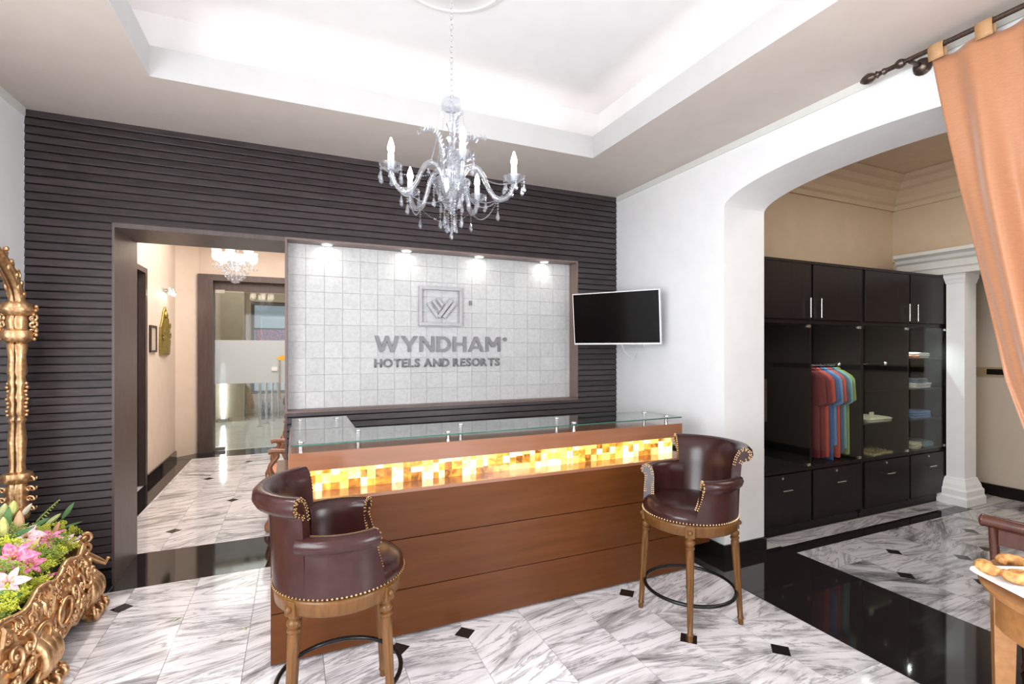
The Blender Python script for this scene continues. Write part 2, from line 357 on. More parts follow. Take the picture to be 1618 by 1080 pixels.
    def build(s, name, mat, parent=None, smooth=True, bevel=0, loc=None, local=False, angle=.9, solid=0, sub=0):
        org = Vector(loc) if loc is not None else Vector((0, 0, 0))
        if parent is not None and not local: base_ = Vector(parent.get('_w', (0, 0, 0)))
        else: base_ = Vector((0, 0, 0))
        sh = org if loc is not None else base_
        if sh.length > 0 and not local: s.v = [tuple(Vector(p) - sh) for p in s.v]
        me = s.mesh(name); me.materials.append(MT[mat])
        if smooth:
            me.polygons.foreach_set('use_smooth', [True] * len(me.polygons)); me.set_sharp_from_angle(angle=angle)
        o = bpy.data.objects.new(name, me); COL.objects.link(o)
        if parent is not None: o.parent = parent
        if loc is not None: o.location = org - base_
        if loc is not None: o['_w'] = tuple(org)
        elif parent is not None: o['_w'] = tuple(base_)
        if bevel:
            b = o.modifiers.new('bevel', 'BEVEL'); b.width = bevel; b.segments = 2; b.limit_method = 'ANGLE'
        if solid:
            b = o.modifiers.new('solid', 'SOLIDIFY'); b.thickness = solid; b.offset = 0
        if sub:
            b = o.modifiers.new('sub', 'SUBSURF'); b.levels = sub; b.render_levels = sub
        return o
def tag(o, label, cat, group=None):
    o['label'] = label; o['category'] = cat
    if group: o['group'] = group
    return o
def struct(o): o['kind'] = 'structure'; return o
def stuff(o): o['kind'] = 'stuff'; return o
def thing(name, loc, label, cat, group=None, rz=0):
    o = bpy.data.objects.new(name, None); o.empty_display_size = .1; COL.objects.link(o); o.location = loc; o.rotation_euler = (0, 0, rz)
    o['_w'] = tuple(loc); tag(o, label, cat, group); return o
def copy_tree(o, parent=None):
    c = o.copy(); COL.objects.link(c); c.parent = parent
    for ch in list(o.children): copy_tree(ch, c)
    return c
def smooth_path(pts, rad, k=4):
    P_ = [Vector(p) for p in pts]; out, ro = [], []
    for i in range(len(P_) - 1):
        p0, p1, p2, p3 = P_[max(0, i - 1)], P_[i], P_[i + 1], P_[min(len(P_) - 1, i + 2)]
        for q in range(k):
            t = q / k; out.append(.5 * ((2 * p1) + (p2 - p0) * t + (2 * p0 - 5 * p1 + 4 * p2 - p3) * t * t + (3 * p1 - p0 - 3 * p2 + p3) * t ** 3)); ro.append(rad[i] + (rad[i + 1] - rad[i]) * t)
    out.append(P_[-1]); ro.append(rad[-1]); return out, ro
def spiral(c, u, v, r0, r1, a0, turns, n=18):
    c, u, v = Vector(c), Vector(u), Vector(v); out = []
    for i in range(n):
        t = i / (n - 1); a = a0 + turns * 2 * PI * t; r = r0 + (r1 - r0) * t
        out.append(c + u * math.cos(a) * r + v * math.sin(a) * r)
    return out

# ================================================================== THE SETTING
XL, XR = -1.60, 3.0
# ---- floor slab, marble tiles, black granite bands, inlay diamonds
fl = struct(MB().box(-2.2, 8.2, -3.3, 15.0, -.12, -.006).build('floor', 'grout', smooth=False))
PX, PY = .3715, .2765
def tile_mesh(w, d):
    return MB().box(-w / 2, w / 2, -d / 2, d / 2, -.006, 0).mesh('marble_tile')
TC = {}
def put_tile(x0, x1, y0, y1, mat='marble', name='marble_tile'):
    g = .0012; w, d = round(x1 - x0 - 2 * g, 4), round(y1 - y0 - 2 * g, 4)
    if w < .02 or d < .02: return
    k = (w, d, mat)
    if k not in TC:
        TC[k] = tile_mesh(w, d); TC[k].materials.append(MT[mat])
    o = bpy.data.objects.new(name, TC[k]); COL.objects.link(o); o.parent = fl; o.location = ((x0 + x1) / 2, (y0 + y1) / 2, 0)
def tile_field(X0, X1, Y0, Y1, xref, yref, par=0, mat='marble'):
    i0 = math.floor((X0 - xref) / PX); i1 = math.ceil((X1 - xref) / PX)
    for i in range(i0, i1):
        a, b = max(X0, xref + i * PX), min(X1, xref + (i + 1) * PX)
        if b - a < .01: continue
        ph = yref + (PY if (i + par) % 2 else 0)
        j0 = math.floor((Y0 - ph) / (2 * PY)); j1 = math.ceil((Y1 - ph) / (2 * PY))
        for j in range(j0, j1):
            c, d = max(Y0, ph + 2 * PY * j), min(Y1, ph + 2 * PY * (j + 1))
            if d - c > .01: put_tile(a, b, c, d, mat)
tile_field(XL, 2.735, .3, 4.02, 2.36, 2.64)
tile_field(3.605, 7.0, 0.0, 2.625, 4.318, 2.325, 0, 'marble_dim')
tile_field(-1.385, 1.6, 4.685, 8.42, 2.36, 2.64)
for i in range(6): put_tile(3.605 + i * .5, 3.605 + (i + 1) * .5, 2.752, 2.90, 'marble_dim')
for i in range(5): put_tile(6.22 + i * .16, 6.22 + (i + 1) * .16, 2.752, 2.90, 'marble_dim')
stuff_m = MB().box(XL, 2.735, -3.0, .298, -.006, 0).build('marble_paving', 'marble', fl, False); stuff(stuff_m)
# bands
for a in (-3.0, -1.6, -.3, 1.0, 2.3): put_tile(2.737, 3.603, a, min(a + (1.3 if a > -3 else 1.4), 2.765), 'black_granite', 'granite_slab')
for a, b in ((2.767, 3.4), (3.4, 4.02)): put_tile(2.737, 3.0, a, b, 'black_granite', 'granite_slab')
put_tile(XL, -1.131, 4.02, 4.15, 'black_granite', 'granite_slab')
put_tile(-1.129, -.078, 4.02, 4.685, 'black_granite', 'granite_slab')
put_tile(-.076, 1.5, 4.02, 4.15, 'black_granite', 'granite_slab'); put_tile(1.5, 3.0, 4.02, 4.15, 'black_granite', 'granite_slab')
for i in range(4): put_tile(-1.625, -1.387, 4.687 + i * .93, 4.687 + (i + 1) * .93, 'black_granite', 'granite_slab')
put_tile(-1.75, 1.6, 8.42, 8.92, 'black_granite', 'granite_slab')
for a, b in ((3.605, 4.7), (4.7, 5.75), (5.75, 6.2)): put_tile(a, b, 2.627, 2.75, 'black_granite', 'granite_slab')
put_tile(-2.2, 3.0, 8.93, 15.0, 'light_floor', 'lobby_slab')
dm = MB().prism([(.061, 0), (0, .061), (-.061, 0), (0, -.061)], -.005, .0007, 'z').mesh('inlay_diamond'); dm.materials.append(MT['black_granite'])
ref = 2.36
for x, y in [(ref - 9 * PX, 2.64 + 4 * PY), (ref - 5 * PX, 2.64), (ref - 4 * PX, 2.64), (ref - PX, 2.64), (ref - PX, 2.64 - 2 * PY), (ref, 2.64 - 3 * PY),
             (4.318, 2.325), (4.318 - PX, 2.325 - PY), (4.318 + PX, 2.325 - PY), (4.318 + 2 * PX, 2.325 - PY), (4.318 + 3 * PX, 2.325), (4.318, 2.325 - 2 * PY),
             (ref - 9 * PX, 5.15), (ref - 9 * PX, 7.05), (ref - 8 * PX, 5.95), (ref - 8 * PX, 7.9)]:
    o = bpy.data.objects.new('inlay_diamond', dm); COL.objects.link(o); o.parent = fl; o.location = (x, y, 0)

# ---- walls of the room
wl = struct(MB().box(XL - .12, XL, 1.5, 4.15, 0, CZ + .4).box(XL - .12, XL, -3.1, -.9, 0, CZ + .4).box(XL - .12, XL, -.9, 1.5, 0, .8).box(XL - .12, XL, -.9, 1.5, 2.6, CZ + .4).build('wall_left', 'white_paint', smooth=False))
wn3 = struct(MB().box(XL - .09, XL - .04, -.9, 1.5, .8, .86).box(XL - .09, XL - .04, -.9, 1.5, 2.54, 2.6).box(XL - .09, XL - .04, -.9, -.84, .86, 2.54).box(XL - .09, XL - .04, 1.44, 1.5, .86, 2.54).box(XL - .09, XL - .04, .27, .33, .86, 2.54).build('added_window_3', 'window_frame_white', smooth=False))  # unseen window added so that light fills the right wall
for a_, b_ in ((-.84, .27), (.33, 1.44)): MB().box(XL - .07, XL - .06, a_, b_, .86, 2.54).build('pane', 'clear_glass', wn3, False)
struct(MB().box(XL, XL + .014, -3.0, 4.14, CZ - .05, CZ).build('trim_1', 'trim_paint', smooth=False))
struct(MB().box(XL, XL + .014, -3.0, 4.14, 0, .10).build('baseboard_left', 'black_granite', smooth=False))
# right wall with its flat elliptical arch
AY0, AY1, ASZ, AR = .92, 2.778, 2.683, .172
ac, ah = (AY0 + AY1) / 2, (AY1 - AY0) / 2
prof = [(4.67, 0), (4.67, CZ + .45), (-.3, CZ + .45), (-.3, 0), (AY0, 0), (AY0, ASZ)]
for i in range(1, 40):
    t = PI - PI * i / 40; prof.append((ac + ah * math.cos(t), ASZ + AR * math.sin(t)))
prof += [(AY1, ASZ), (AY1, 0)]
struct(MB().prism(prof, XR, XR + .43, 'x').box(XR, XR + .43, -2.3, -.3, 0, .8).box(XR, XR + .43, -2.3, -.3, 2.6, CZ + .45).box(XR, XR + .43, -3.1, -2.3, 0, CZ + .45).build('wall_right', 'white_paint', smooth=True, angle=.3))
wn4 = struct(MB().box(XR + .04, XR + .09, -2.3, -.3, .8, .86).box(XR + .04, XR + .09, -2.3, -.3, 2.54, 2.6).box(XR + .04, XR + .09, -2.3, -2.24, .86, 2.54).box(XR + .04, XR + .09, -.36, -.3, .86, 2.54).box(XR + .04, XR + .09, -1.33, -1.27, .86, 2.54).build('added_window_4', 'window_frame_white', smooth=False))  # unseen window added so that light fills the left wall
for a_, b_ in ((-2.24, -1.33), (-1.27, -.36)): MB().box(XR + .06, XR + .07, a_, b_, .86, 2.54).build('pane', 'clear_glass', wn4, False)
struct(MB().box(XR - .014, XR, -3.0, 4.14, CZ - .05, CZ).build('trim_2', 'trim_paint', smooth=False))
br = struct(MB().box(XR - .014, XR, AY1, 4.14, 0, .10).build('baseboard_right', 'black_granite', smooth=False))
MB().box(XR - .014, XR + .444, AY1 - .014, AY1, 0, .10).build('baseboard_return', 'black_granite', br, smooth=False)
MB().box(XR - .014, XR, -3.0, AY0, 0, .10).build('baseboard_run', 'black_granite', br, smooth=False)
# wall behind the camera, with a wide unseen window added for fill light
wf = struct(MB().box(XL - .12, XR + .43, -3.2, -3.05, 0, .3).box(XL - .12, XR + .43, -3.2, -3.05, 2.85, CZ + .4)
            .box(XL - .12, -1.25, -3.2, -3.05, .3, 2.85).box(2.45, XR + .43, -3.2, -3.05, .3, 2.85).build('wall_front', 'white_paint', smooth=False))
wn = struct(MB().box(-1.25, 2.45, -3.16, -3.09, .3, .36).box(-1.25, 2.45, -3.16, -3.09, 2.79, 2.85)
            .box(-1.25, -1.19, -3.16, -3.09, .36, 2.79).box(2.39, 2.45, -3.16, -3.09, .36, 2.79).box(.57, .63, -3.16, -3.09, .36, 2.79).build('added_window_1', 'window_frame_white', smooth=False))
MB().box(-1.19, .57, -3.13, -3.12, .36, 2.79).build('pane', 'clear_glass', wn, False); MB().box(.63, 2.39, -3.13, -3.12, .36, 2.79).build('pane', 'clear_glass', wn, False)

# ---- slatted back wall with opening and stone niche
OX0, OX1, OZ = -1.129, -.076, 2.428
NX0, NX1, NZ0, NZ1, NY = -.076, 2.524, 1.118, 2.445, 4.288
wb = struct(MB().box(XL, OX0 - .014, 4.166, 4.67, 0, CZ).box(OX0 - .014, XR, 4.166, 4.67, 2.46, CZ).box(NX1 + .014, XR, 4.166, 4.67, 0, 2.46)
            .box(NX0 + .016, NX1 + .014, 4.166, 4.67, 0, NZ0 - .014).box(NX0 + .016, NX1 + .014, NY + .014, 4.67, NZ0 - .014, 2.46).build('wall_back', 'espresso', smooth=False))
struct(MB().box(OX0 - .014, OX0, BY - .004, 4.672, 0, 2.46).box(OX0, OX1, BY - .004, 4.672, OZ, 2.46).box(OX1, OX1 + .016, BY - .004, 4.672, 0, NZ0 - .014).build('trim_3', 'dark_trim', smooth=False))
struct(MB().box(NX0, NX0 + .016, BY - .004, 4.672, NZ0 - .014, 2.46).box(NX0 + .016, NX1, BY - .004, NY + .012, NZ1, 2.46)
       .box(NX1, NX1 + .014, BY - .004, NY + .012, NZ0 - .014, 2.46).box(NX0 + .016, NX1, BY - .004, NY + .012, NZ0 - .014, NZ0).build('trim_4', 'niche_trim_lit', smooth=False))
SP = .0533
SM = {}
def slat(x0, x1, z1):
    L = round(x1 - x0, 3)
    if L not in SM:
        h = SP - .0085
        SM[L] = MB().prism([(0.003, 0), (-.010, 0), (-.0112, -.002), (-.0178, -h + .003), (-.0165, -h), (0.003, -h)], 0, L, 'x').mesh('slat'); SM[L].materials.append(MT['dark_slat'])
    o = bpy.data.objects.new('slat', SM[L]); COL.objects.link(o); o.parent = wb; o.location = (x0, 4.1665, z1)
for k in range(59):
    z1 = CZ - k * SP; zm = z1 - SP / 2
    if z1 < .14: break
    if zm > 2.455: slat(XL + .003, XR - .003, z1)
    elif zm > NZ0 - .012: slat(XL + .003, OX0 - .015, z1); slat(NX1 + .015, XR - .003, z1)
    else: slat(XL + .003, OX0 - .015, z1); slat(OX1 + .017, XR - .003, z1)
bb = struct(MB().box(XL, OX0 - .015, 4.146, 4.166, 0, .10).box(OX1 + .017, XR, 4.146, 4.166, 0, .10).build('baseboard_back', 'black_granite', smooth=False))
# stone tiles in the niche
MB().box(NX0 + .017, NX1 - .001, NY + .004, NY + .013, NZ0 + .001, NZ1 - .001).build('mortar_bed', 'grout', wb, False)
rows = [NZ0, 1.253, 1.390, 1.524, 1.659, 1.795, 1.930, 2.062, 2.194, 2.331, NZ1]
TW = .1413
ST = {}
for i in range(19):
    x0, x1 = -.068 + i * TW, min(-.068 + (i + 1) * TW, NX1); x0 = max(x0, NX0 + .016)
    if x1 - x0 < .01: continue
    for j in range(10):
        z0, z1 = rows[j], rows[j + 1]; k = (round(x1 - x0, 4), round(z1 - z0, 4))
        if k not in ST:
            w, h = k; g = .0006; e = .0012
            ST[k] = MB().add([(-w / 2 + g, .016, -h / 2 + g), (w / 2 - g, .016, -h / 2 + g), (w / 2 - g, .016, h / 2 - g), (-w / 2 + g, .016, h / 2 - g),
                              (-w / 2 + g, .002, -h / 2 + g), (w / 2 - g, .002, -h / 2 + g), (w / 2 - g, .002, h / 2 - g), (-w / 2 + g, .002, h / 2 - g),
                              (-w / 2 + g + e, 0, -h / 2 + g + e), (w / 2 - g - e, 0, -h / 2 + g + e), (w / 2 - g - e, 0, h / 2 - g - e), (-w / 2 + g + e, 0, h / 2 - g - e)],
                             [(0, 1, 5, 4), (1, 2, 6, 5), (2, 3, 7, 6), (3, 0, 4, 7), (4, 5, 9, 8), (5, 6, 10, 9), (6, 7, 11, 10), (7, 4, 8, 11), (8, 9, 10, 11)]).mesh('stone_tile'); ST[k].materials.append(MT['stone'])
        o = bpy.data.objects.new('stone_tile', ST[k]); COL.objects.link(o); o.parent = wb; o.location = ((x0 + x1) / 2, NY - .003 + random.uniform(-.0012, .0012), (z0 + z1) / 2)

# ---- tray ceiling
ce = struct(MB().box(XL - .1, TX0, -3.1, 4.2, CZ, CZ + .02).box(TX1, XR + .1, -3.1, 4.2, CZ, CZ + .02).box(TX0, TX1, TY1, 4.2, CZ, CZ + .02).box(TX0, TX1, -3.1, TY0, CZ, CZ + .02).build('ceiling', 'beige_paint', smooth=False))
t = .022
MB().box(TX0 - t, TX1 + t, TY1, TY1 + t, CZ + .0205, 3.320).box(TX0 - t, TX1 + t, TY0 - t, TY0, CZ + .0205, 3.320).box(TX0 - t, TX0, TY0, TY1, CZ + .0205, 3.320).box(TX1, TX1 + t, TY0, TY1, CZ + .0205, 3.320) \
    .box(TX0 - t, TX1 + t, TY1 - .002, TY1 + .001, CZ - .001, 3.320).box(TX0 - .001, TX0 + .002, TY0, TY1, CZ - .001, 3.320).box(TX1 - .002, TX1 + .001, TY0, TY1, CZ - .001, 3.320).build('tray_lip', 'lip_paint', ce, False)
r = .15
MB().box(TX0 - r - .05, TX1 + r + .05, TY1 + r, TY1 + r + .05, CZ + .02, ZU).box(TX0 - r - .05, TX1 + r + .05, TY0 - r - .05, TY0 - r, CZ + .02, ZU) \
    .box(TX0 - r - .05, TX0 - r, TY0 - r, TY1 + r, CZ + .02, ZU).box(TX1 + r, TX1 + r + .05, TY0 - r, TY1 + r, CZ + .02, ZU).build('tray_side', 'cove_white', ce, False)
MB().box(TX0 - r - .05, TX1 + r + .05, TY0 - r - .05, TY1 + r + .05, ZU, ZU + .04).build('tray_top', 'cove_white', ce, False)

# ---- hall beyond the opening
HZ = 3.42
struct(MB().box(-1.74, -1.625, 4.67, 6.24, 0, HZ).box(-1.74, -1.625, 7.04, 8.62, 0, HZ).box(-1.74, -1.625, 6.24, 7.04, 2.53, HZ).build('wall_hall_left', 'cream_wall', smooth=False))
struct(MB().prism([(-1.74, 8.621), (-1.625, 8.621), (-1.36, 8.87), (-1.36, 9.05), (-1.74, 9.05)], 0, HZ, 'z').build('wall_hall_corner', 'cream_wall', smooth=False))
struct(MB().box(-1.36, -1.16, 8.9, 9.05, 2.76, HZ).box(-1.16, 1.75, 8.9, 9.05, 2.76, HZ).box(.2, 1.75, 8.9, 9.05, 0, 2.76).build('wall_hall_back', 'cream_wall', smooth=False))
struct(MB().box(1.6, 1.75, 4.67, 8.9, 0, HZ).build('wall_hall_right', 'cream_wall', smooth=False))
struct(MB().box(-1.75, 1.75, 4.67, 9.05, HZ, HZ + .05).build('ceiling_hall', 'cream_wall', smooth=False))
struct(MB().box(-1.625, -1.605, 7.09, 8.62, 0, .10).build('baseboard_hall', 'black_granite', smooth=False))
d2 = struct(MB().box(-1.74, -1.61, 6.20, 6.26, 0, 2.55).box(-1.74, -1.61, 7.0, 7.08, 0, 2.55).box(-1.74, -1.61, 6.26, 7.0, 2.49, 2.55).build('door_2', 'dark_trim', smooth=False))
MB().box(-1.72, -1.68, 6.26, 7.0, 0.01, 2.49).build('door_leaf', 'espresso', d2, False, .004)
MB().lathe([(.012, 0), (.012, .04), (.02, .045), (.02, .06), (.0, .062)], 10, (-1.68, 6.92, 1.02), (-1.61, 6.92, 1.02)).build('door_knob', 'satin_nickel', d2)
# glass door with deep dark frame
GY = 8.93
d1 = struct(MB().box(-1.37, -1.17, 8.80, 9.05, 0, 2.755).box(.05, .2, 8.80, 9.05, 0, 2.755).box(-1.17, .05, 8.80, 9.05, 2.66, 2.755).build('door_1', 'dark_trim', smooth=False))
MB().box(-1.165, -.02, GY, GY + .012, .012, 2.50).build('glass_leaf', 'door_glass', d1, False)
MB().box(-1.165, .05, GY - .02, GY + .03, 2.52, 2.66).build('top_rail', 'dark_trim', d1, False)
MB().box(-1.16, -.025, GY - .004, GY - .001, 1.05, 1.74).build('frosted_band', 'frosted_glass', d1, False)
MB().box(-1.16, -1.02, GY - .03, GY + .04, 2.47, 2.53).build('hinge_clamp', 'satin_nickel', d1, False, .004)
MB().box(-1.16, -1.02, GY - .03, GY + .04, .006, .06).build('hinge_clamp', 'satin_nickel', d1, False, .004)
hd = MB().tube([(-.24, GY - .05, .78), (-.24, GY - .05, 1.42)], .014, 10); 
for z in (.86, 1.34): hd.tube([(-.24, GY - .05, z), (-.24, GY, z)], .007, 8)
hd.build('pull_handle', 'satin_nickel', d1)
MB().box(-.36, -.27, GY - .03, GY, 1.24, 1.30).build('lock_box', 'white_plastic', d1, False, .005)
lf = MB().prism([(-.30 + .22 * t_, 1.44 + .055 * math.sin(PI * t_)) for t_ in [i / 8 for i in range(9)]] + [(-.30 + .22 * t_, 1.44 - .025 * math.sin(PI * t_)) for t_ in [i / 8 for i in range(7, 0, -1)]], GY - .008, GY - .004, 'y')
lf.build('leaf_decal', 'orange_leaf', d1, False)
# lobby beyond the glass door
struct(MB().box(-2.2, -1.75, 9.05, 13.0, 0, 3.4).box(-2.2, -1.05, 12.4, 13.0, 0, 3.4).build('wall_lobby_left', 'taupe_wall', smooth=False))
wlb = struct(MB().box(-1.05, 3.0, 12.85, 13.0, 0, .55).box(-1.05, 3.0, 12.85, 13.0, 2.7, 3.4).box(-1.05, -.95, 12.85, 13.0, .55, 2.7).box(.25, .4, 12.85, 13.0, .55, 2.7).box(2.8, 3.0, 12.85, 13.0, .55, 2.7).build('wall_lobby_back', 'taupe_wall', smooth=False))
wn2 = struct(MB().box(-.95, .25, 12.88, 12.94, .55, .62).box(-.95, .25, 12.88, 12.94, 2.62, 2.7).box(-.95, -.88, 12.88, 12.94, .62, 2.62).box(.18, .25, 12.88, 12.94, .62, 2.62).build('window_2', 'dark_trim', smooth=False))
MB().box(-.88, .18, 12.90, 12.91, .62, 2.62).build('pane', 'clear_glass', wn2, False)
struct(MB().box(3.0, 3.15, 9.05, 13.0, 0, 3.4).build('wall_lobby_right', 'taupe_wall', smooth=False))
struct(MB().box(-2.2, 3.15, 9.05, 13.0, 3.4, 3.45).build('ceiling_lobby', 'taupe_wall', smooth=False))

# ---- boutique beyond the arch
RZ = 3.56
wbt = struct(MB().box(3.43, 6.5, 3.5, 3.62, 0, RZ).build('wall_boutique_back', 'tan_wall', smooth=False))
struct(MB().box(6.48, 6.62, -.6, 3.62, 2.62, RZ).build('wall_boutique_right', 'tan_wall', smooth=False))
struct(MB().box(3.43, 8.2, -1.0, 3.62, RZ, RZ + .05).build('ceiling_boutique', 'tan_wall', smooth=False))
struct(MB().box(3.43, 8.2, -1.1, -1.0, 0, RZ).build('wall_boutique_front', 'cream_wall', smooth=False))
def crown(path_prof, name, ax, d0, d1): return MB().prism(path_prof, d0, d1, ax)
cp = [(0, 0), (-.025, 0), (-.03, .05), (-.06, .07), (-.065, .12), (-.12, .19), (-.17, .21), (-.18, .27), (-.24, .29), (-.25, .335), (0, .335)]
struct(MB().prism([(3.5 + a, 3.222 + b) for a, b in cp], 3.43, 6.48, 'x').prism([(6.48 + a, 3.222 + b) for a, b in cp], -.6, 3.5, 'y').build('trim_5', 'tan_wall', smooth=False))
ent = [(6.62, 2.38), (6.20, 2.38), (6.20, 2.45), (6.185, 2.45), (6.185, 2.52), (6.16, 2.54), (6.15, 2.575), (6.11, 2.60), (6.11, 2.635), (6.62, 2.635)]
struct(MB().prism(ent, -.6, 3.3, 'y').build('trim_6', 'trim_paint', smooth=False))
wp = struct(MB().box(7.0, 7.12, -1.0, 3.62, .12, RZ).build('wall_boutique_panel', 'panel_beige', smooth=False))
MB().box(6.985, 7.0, .2, 3.4, 1.30, 1.40).build('strip', 'strip_gold', wp, False)
MB().box(6.978, 6.986, .3, 2.84, 1.32, 1.38).build('slot', 'espresso', wp, False)
MB().box(6.97, 7.12, -1.0, 3.62, 0, .12).build('plinth', 'espresso', wp, False)
struct(MB().box(6.5, 7.0, 3.1, 3.62, 0, RZ).build('wall_boutique_corner', 'panel_beige', smooth=False))

# ================================================================== SIGN ON THE STONE
def letter_mesh(ch, size, off, ext):
    c = bpy.data.curves.new('letter', 'FONT'); c.body = ch; c.size = size; c.offset = off; c.extrude = ext; c.resolution_u = 3
    o = bpy.data.objects.new('tmp', c); COL.objects.link(o); bpy.context.view_layer.update()
    me = bpy.data.meshes.new_from_object(o.evaluated_get(bpy.context.evaluated_depsgraph_get())); bpy.data.objects.remove(o); me.name = 'letter'
    return me
sg = thing('hotel_sign', (1.19, NY - .004, 1.42), 'grey metal hotel sign of frame, emblem and raised letters on pale stone tiles', 'sign')
def word(txt, x0, x1, z0, z1, off, mat, wide=1.0):
    H = z1 - z0; y = NY - .018
    ms = []
    for ch in txt:
        if ch == ' ': ms.append(None); continue
        me = letter_mesh(ch, 1, off, .0); xs = [v.co.x for v in me.vertices]; ys = [v.co.y for v in me.vertices]
        ms.append((me, min(xs), max(xs), min(ys), max(ys)))
    hcap = max(m[4] - m[3] for m in ms if m); sc = H / hcap
    tot = sum((m[2] - m[1]) * sc * wide for m in ms if m); nsp = sum(1 for m in ms if m is None)
    gap = (x1 - x0 - tot - nsp * H * .22) / (len(ms) - 1); x = x0
    for m in ms:
        if m is None: x += H * .22 + gap; continue
        me, a, b, c, d = m
        bm = bmesh.new(); bm.from_mesh(me); bmesh.ops.remove_doubles(bm, verts=bm.verts, dist=.001)
        ex = bmesh.ops.extrude_face_region(bm, geom=list(bm.faces)); up = [v for v in ex['geom'] if isinstance(v, bmesh.types.BMVert)]
        bmesh.ops.translate(bm, verts=up, vec=(0, 0, .014 / sc)); 
        for v in bm.verts:
            v.co = Vector(((v.co.x - a) * sc * wide, -v.co.z * sc, (v.co.y - min(c, 0) if ch != 'O' else v.co.y - c) * sc))
        bmesh.ops.recalc_face_normals(bm, faces=bm.faces); bm.to_mesh(me); bm.free(); me.materials.clear(); me.materials.append(MT[mat])
        o = bpy.data.objects.new('letter', me); COL.objects.link(o); o.parent = sg; o.location = Vector((x, NY - .004, z0)) - Vector(sg['_w'])
        x += (b - a) * sc * wide + gap
def st(x0, y0, x1, y1, w=.2): return [(x0 - w / 2, y0), (x0 + w / 2, y0), (x1 + w / 2, y1), (x1 - w / 2, y1)]
def dshape():
    o = [(.02, 0), (.45, 0)] + [(.45 + .5 * math.sin(PI * i / 16), .5 - .5 * math.cos(PI * i / 16)) for i in range(1, 16)] + [(.45, 1), (.02, 1)]
    i_ = [(.21, .185), (.45, .185)] + [(.45 + .31 * math.sin(PI * i / 16), .5 - .315 * math.cos(PI * i / 16)) for i in range(1, 16)] + [(.45, .815), (.21, .815)]
    return [[o[k], o[(k + 1) % len(o)], i_[(k + 1) % len(o)], i_[k]] for k in range(len(o))]
GLY = {'W': (1.5, [st(.12, 1, .43, 0, .22), st(.43, 0, .75, 1, .2), st(.75, 1, 1.07, 0, .2), st(1.07, 0, 1.38, 1, .22)]),
       'Y': (1.05, [st(.12, 1, .525, .40, .25), st(.93, 1, .525, .40, .25), st(.525, 0, .525, .48)]),
       'N': (1.0, [st(.12, 0, .12, 1), st(.88, 0, .88, 1), st(.13, 1, .87, 0, .24)]),
       'D': (.97, dshape()),
       'H': (.95, [st(.12, 0, .12, 1), st(.83, 0, .83, 1), [(.2, .41), (.75, .41), (.75, .59), (.2, .59)]]),
       'A': (1.12, [st(.11, 0, .56, 1, .22), st(1.01, 0, .56, 1, .22), [(.3, .2), (.82, .2), (.75, .36), (.37, .36)]]),
       'M': (1.1, [st(.11, 0, .11, 1), st(.99, 0, .99, 1), st(.14, 1, .55, .32, .25), st(.96, 1, .55, .32, .25)])}
Hc = .139; x_ = .610; wt = sum(GLY[c][0] for c in 'WYNDHAM') * Hc; gap_ = (1.158 - wt) / 6
for c in 'WYNDHAM':
    w_, ps = GLY[c]; m_ = MB()
    for k, p in enumerate(ps): m_.prism([(x_ + a * Hc, 1.574 + b * Hc) for a, b in p], NY - .004, NY - .018 - .0001 * k, 'y')
    o = m_.build('letter', 'sign_grey', sg, False); x_ += w_ * Hc + gap_
word('HOTELS AND RESORTS', .610, 1.757, 1.442, 1.517, .025, 'sign_grey', 1.0)
MB().lathe([(.019, 0), (.019, 1)], 20, (1.812, NY - .003, 1.692), (1.812, NY - .018, 1.692)).build('dot', 'sign_grey', sg)
fb = .028
MB().box(.987, 1.383, 4.247, 4.285, 2.152 - fb, 2.152).box(.987, 1.383, 4.247, 4.285, 1.806, 1.806 + fb).box(.987, .987 + fb, 4.247, 4.285, 1.806 + fb, 2.152 - fb).box(1.383 - fb, 1.383, 4.247, 4.285, 1.806 + fb, 2.152 - fb).build('logo_frame', 'frame_grey', sg, False, .002)
def emb(cx, cy): return (.987 + (cx - 545) / 455 * .396, 2.152 - (cy - 80) / 417 * .346)
em = MB()
for k, (a, b, w) in enumerate([((640, 258), (742, 408), .030), ((688, 226), (764, 330), .026), ((735, 204), (792, 282), .024), ((748, 406), (884, 212), .032), ((800, 410), (922, 248), .030)]):
    (x0, z0), (x1, z1) = emb(*a), emb(*b); yy = 4.262 - .0015 * k
    em.bar((x0, yy, z0), (x1, yy, z1), .020, w, up=(z1 - z0, 0, x0 - x1))
em.build('emblem', 'frame_grey', sg, False, .003)
MB().lathe([(.012, 0), (.012, 1)], 10, (1.465, NY - .02, 2.0), (1.465, NY - .02, 2.04)).build('fixing', 'sign_grey', sg)
# niche downlights
for i, x in enumerate((.232, .873, 1.535, 2.205)):
    t = thing('niche_downlight', (x, 4.222, NZ1), 'small round recessed downlight in the niche head above the stone tiles', 'downlight', 'downlights above the stone niche')
    MB().lathe([(.047, 0), (.047, -.006), (.036, -.009), (.034, -.002), (.034, 0)], 20, (x, 4.222, NZ1)).build('bezel', 'white_plastic', t)
    MB().lathe([(.033, -.001), (.033, -.004), (.0, -.006)], 16, (x, 4.222, NZ1)).build('lens', 'spot_glow', t)
    lamp('niche_spot', 'SPOT', (x, 4.205, NZ1 - .02), .8, (1, .98, .94), (.10, 0, 0), spot=2.1, blend=.9, radius=.02)

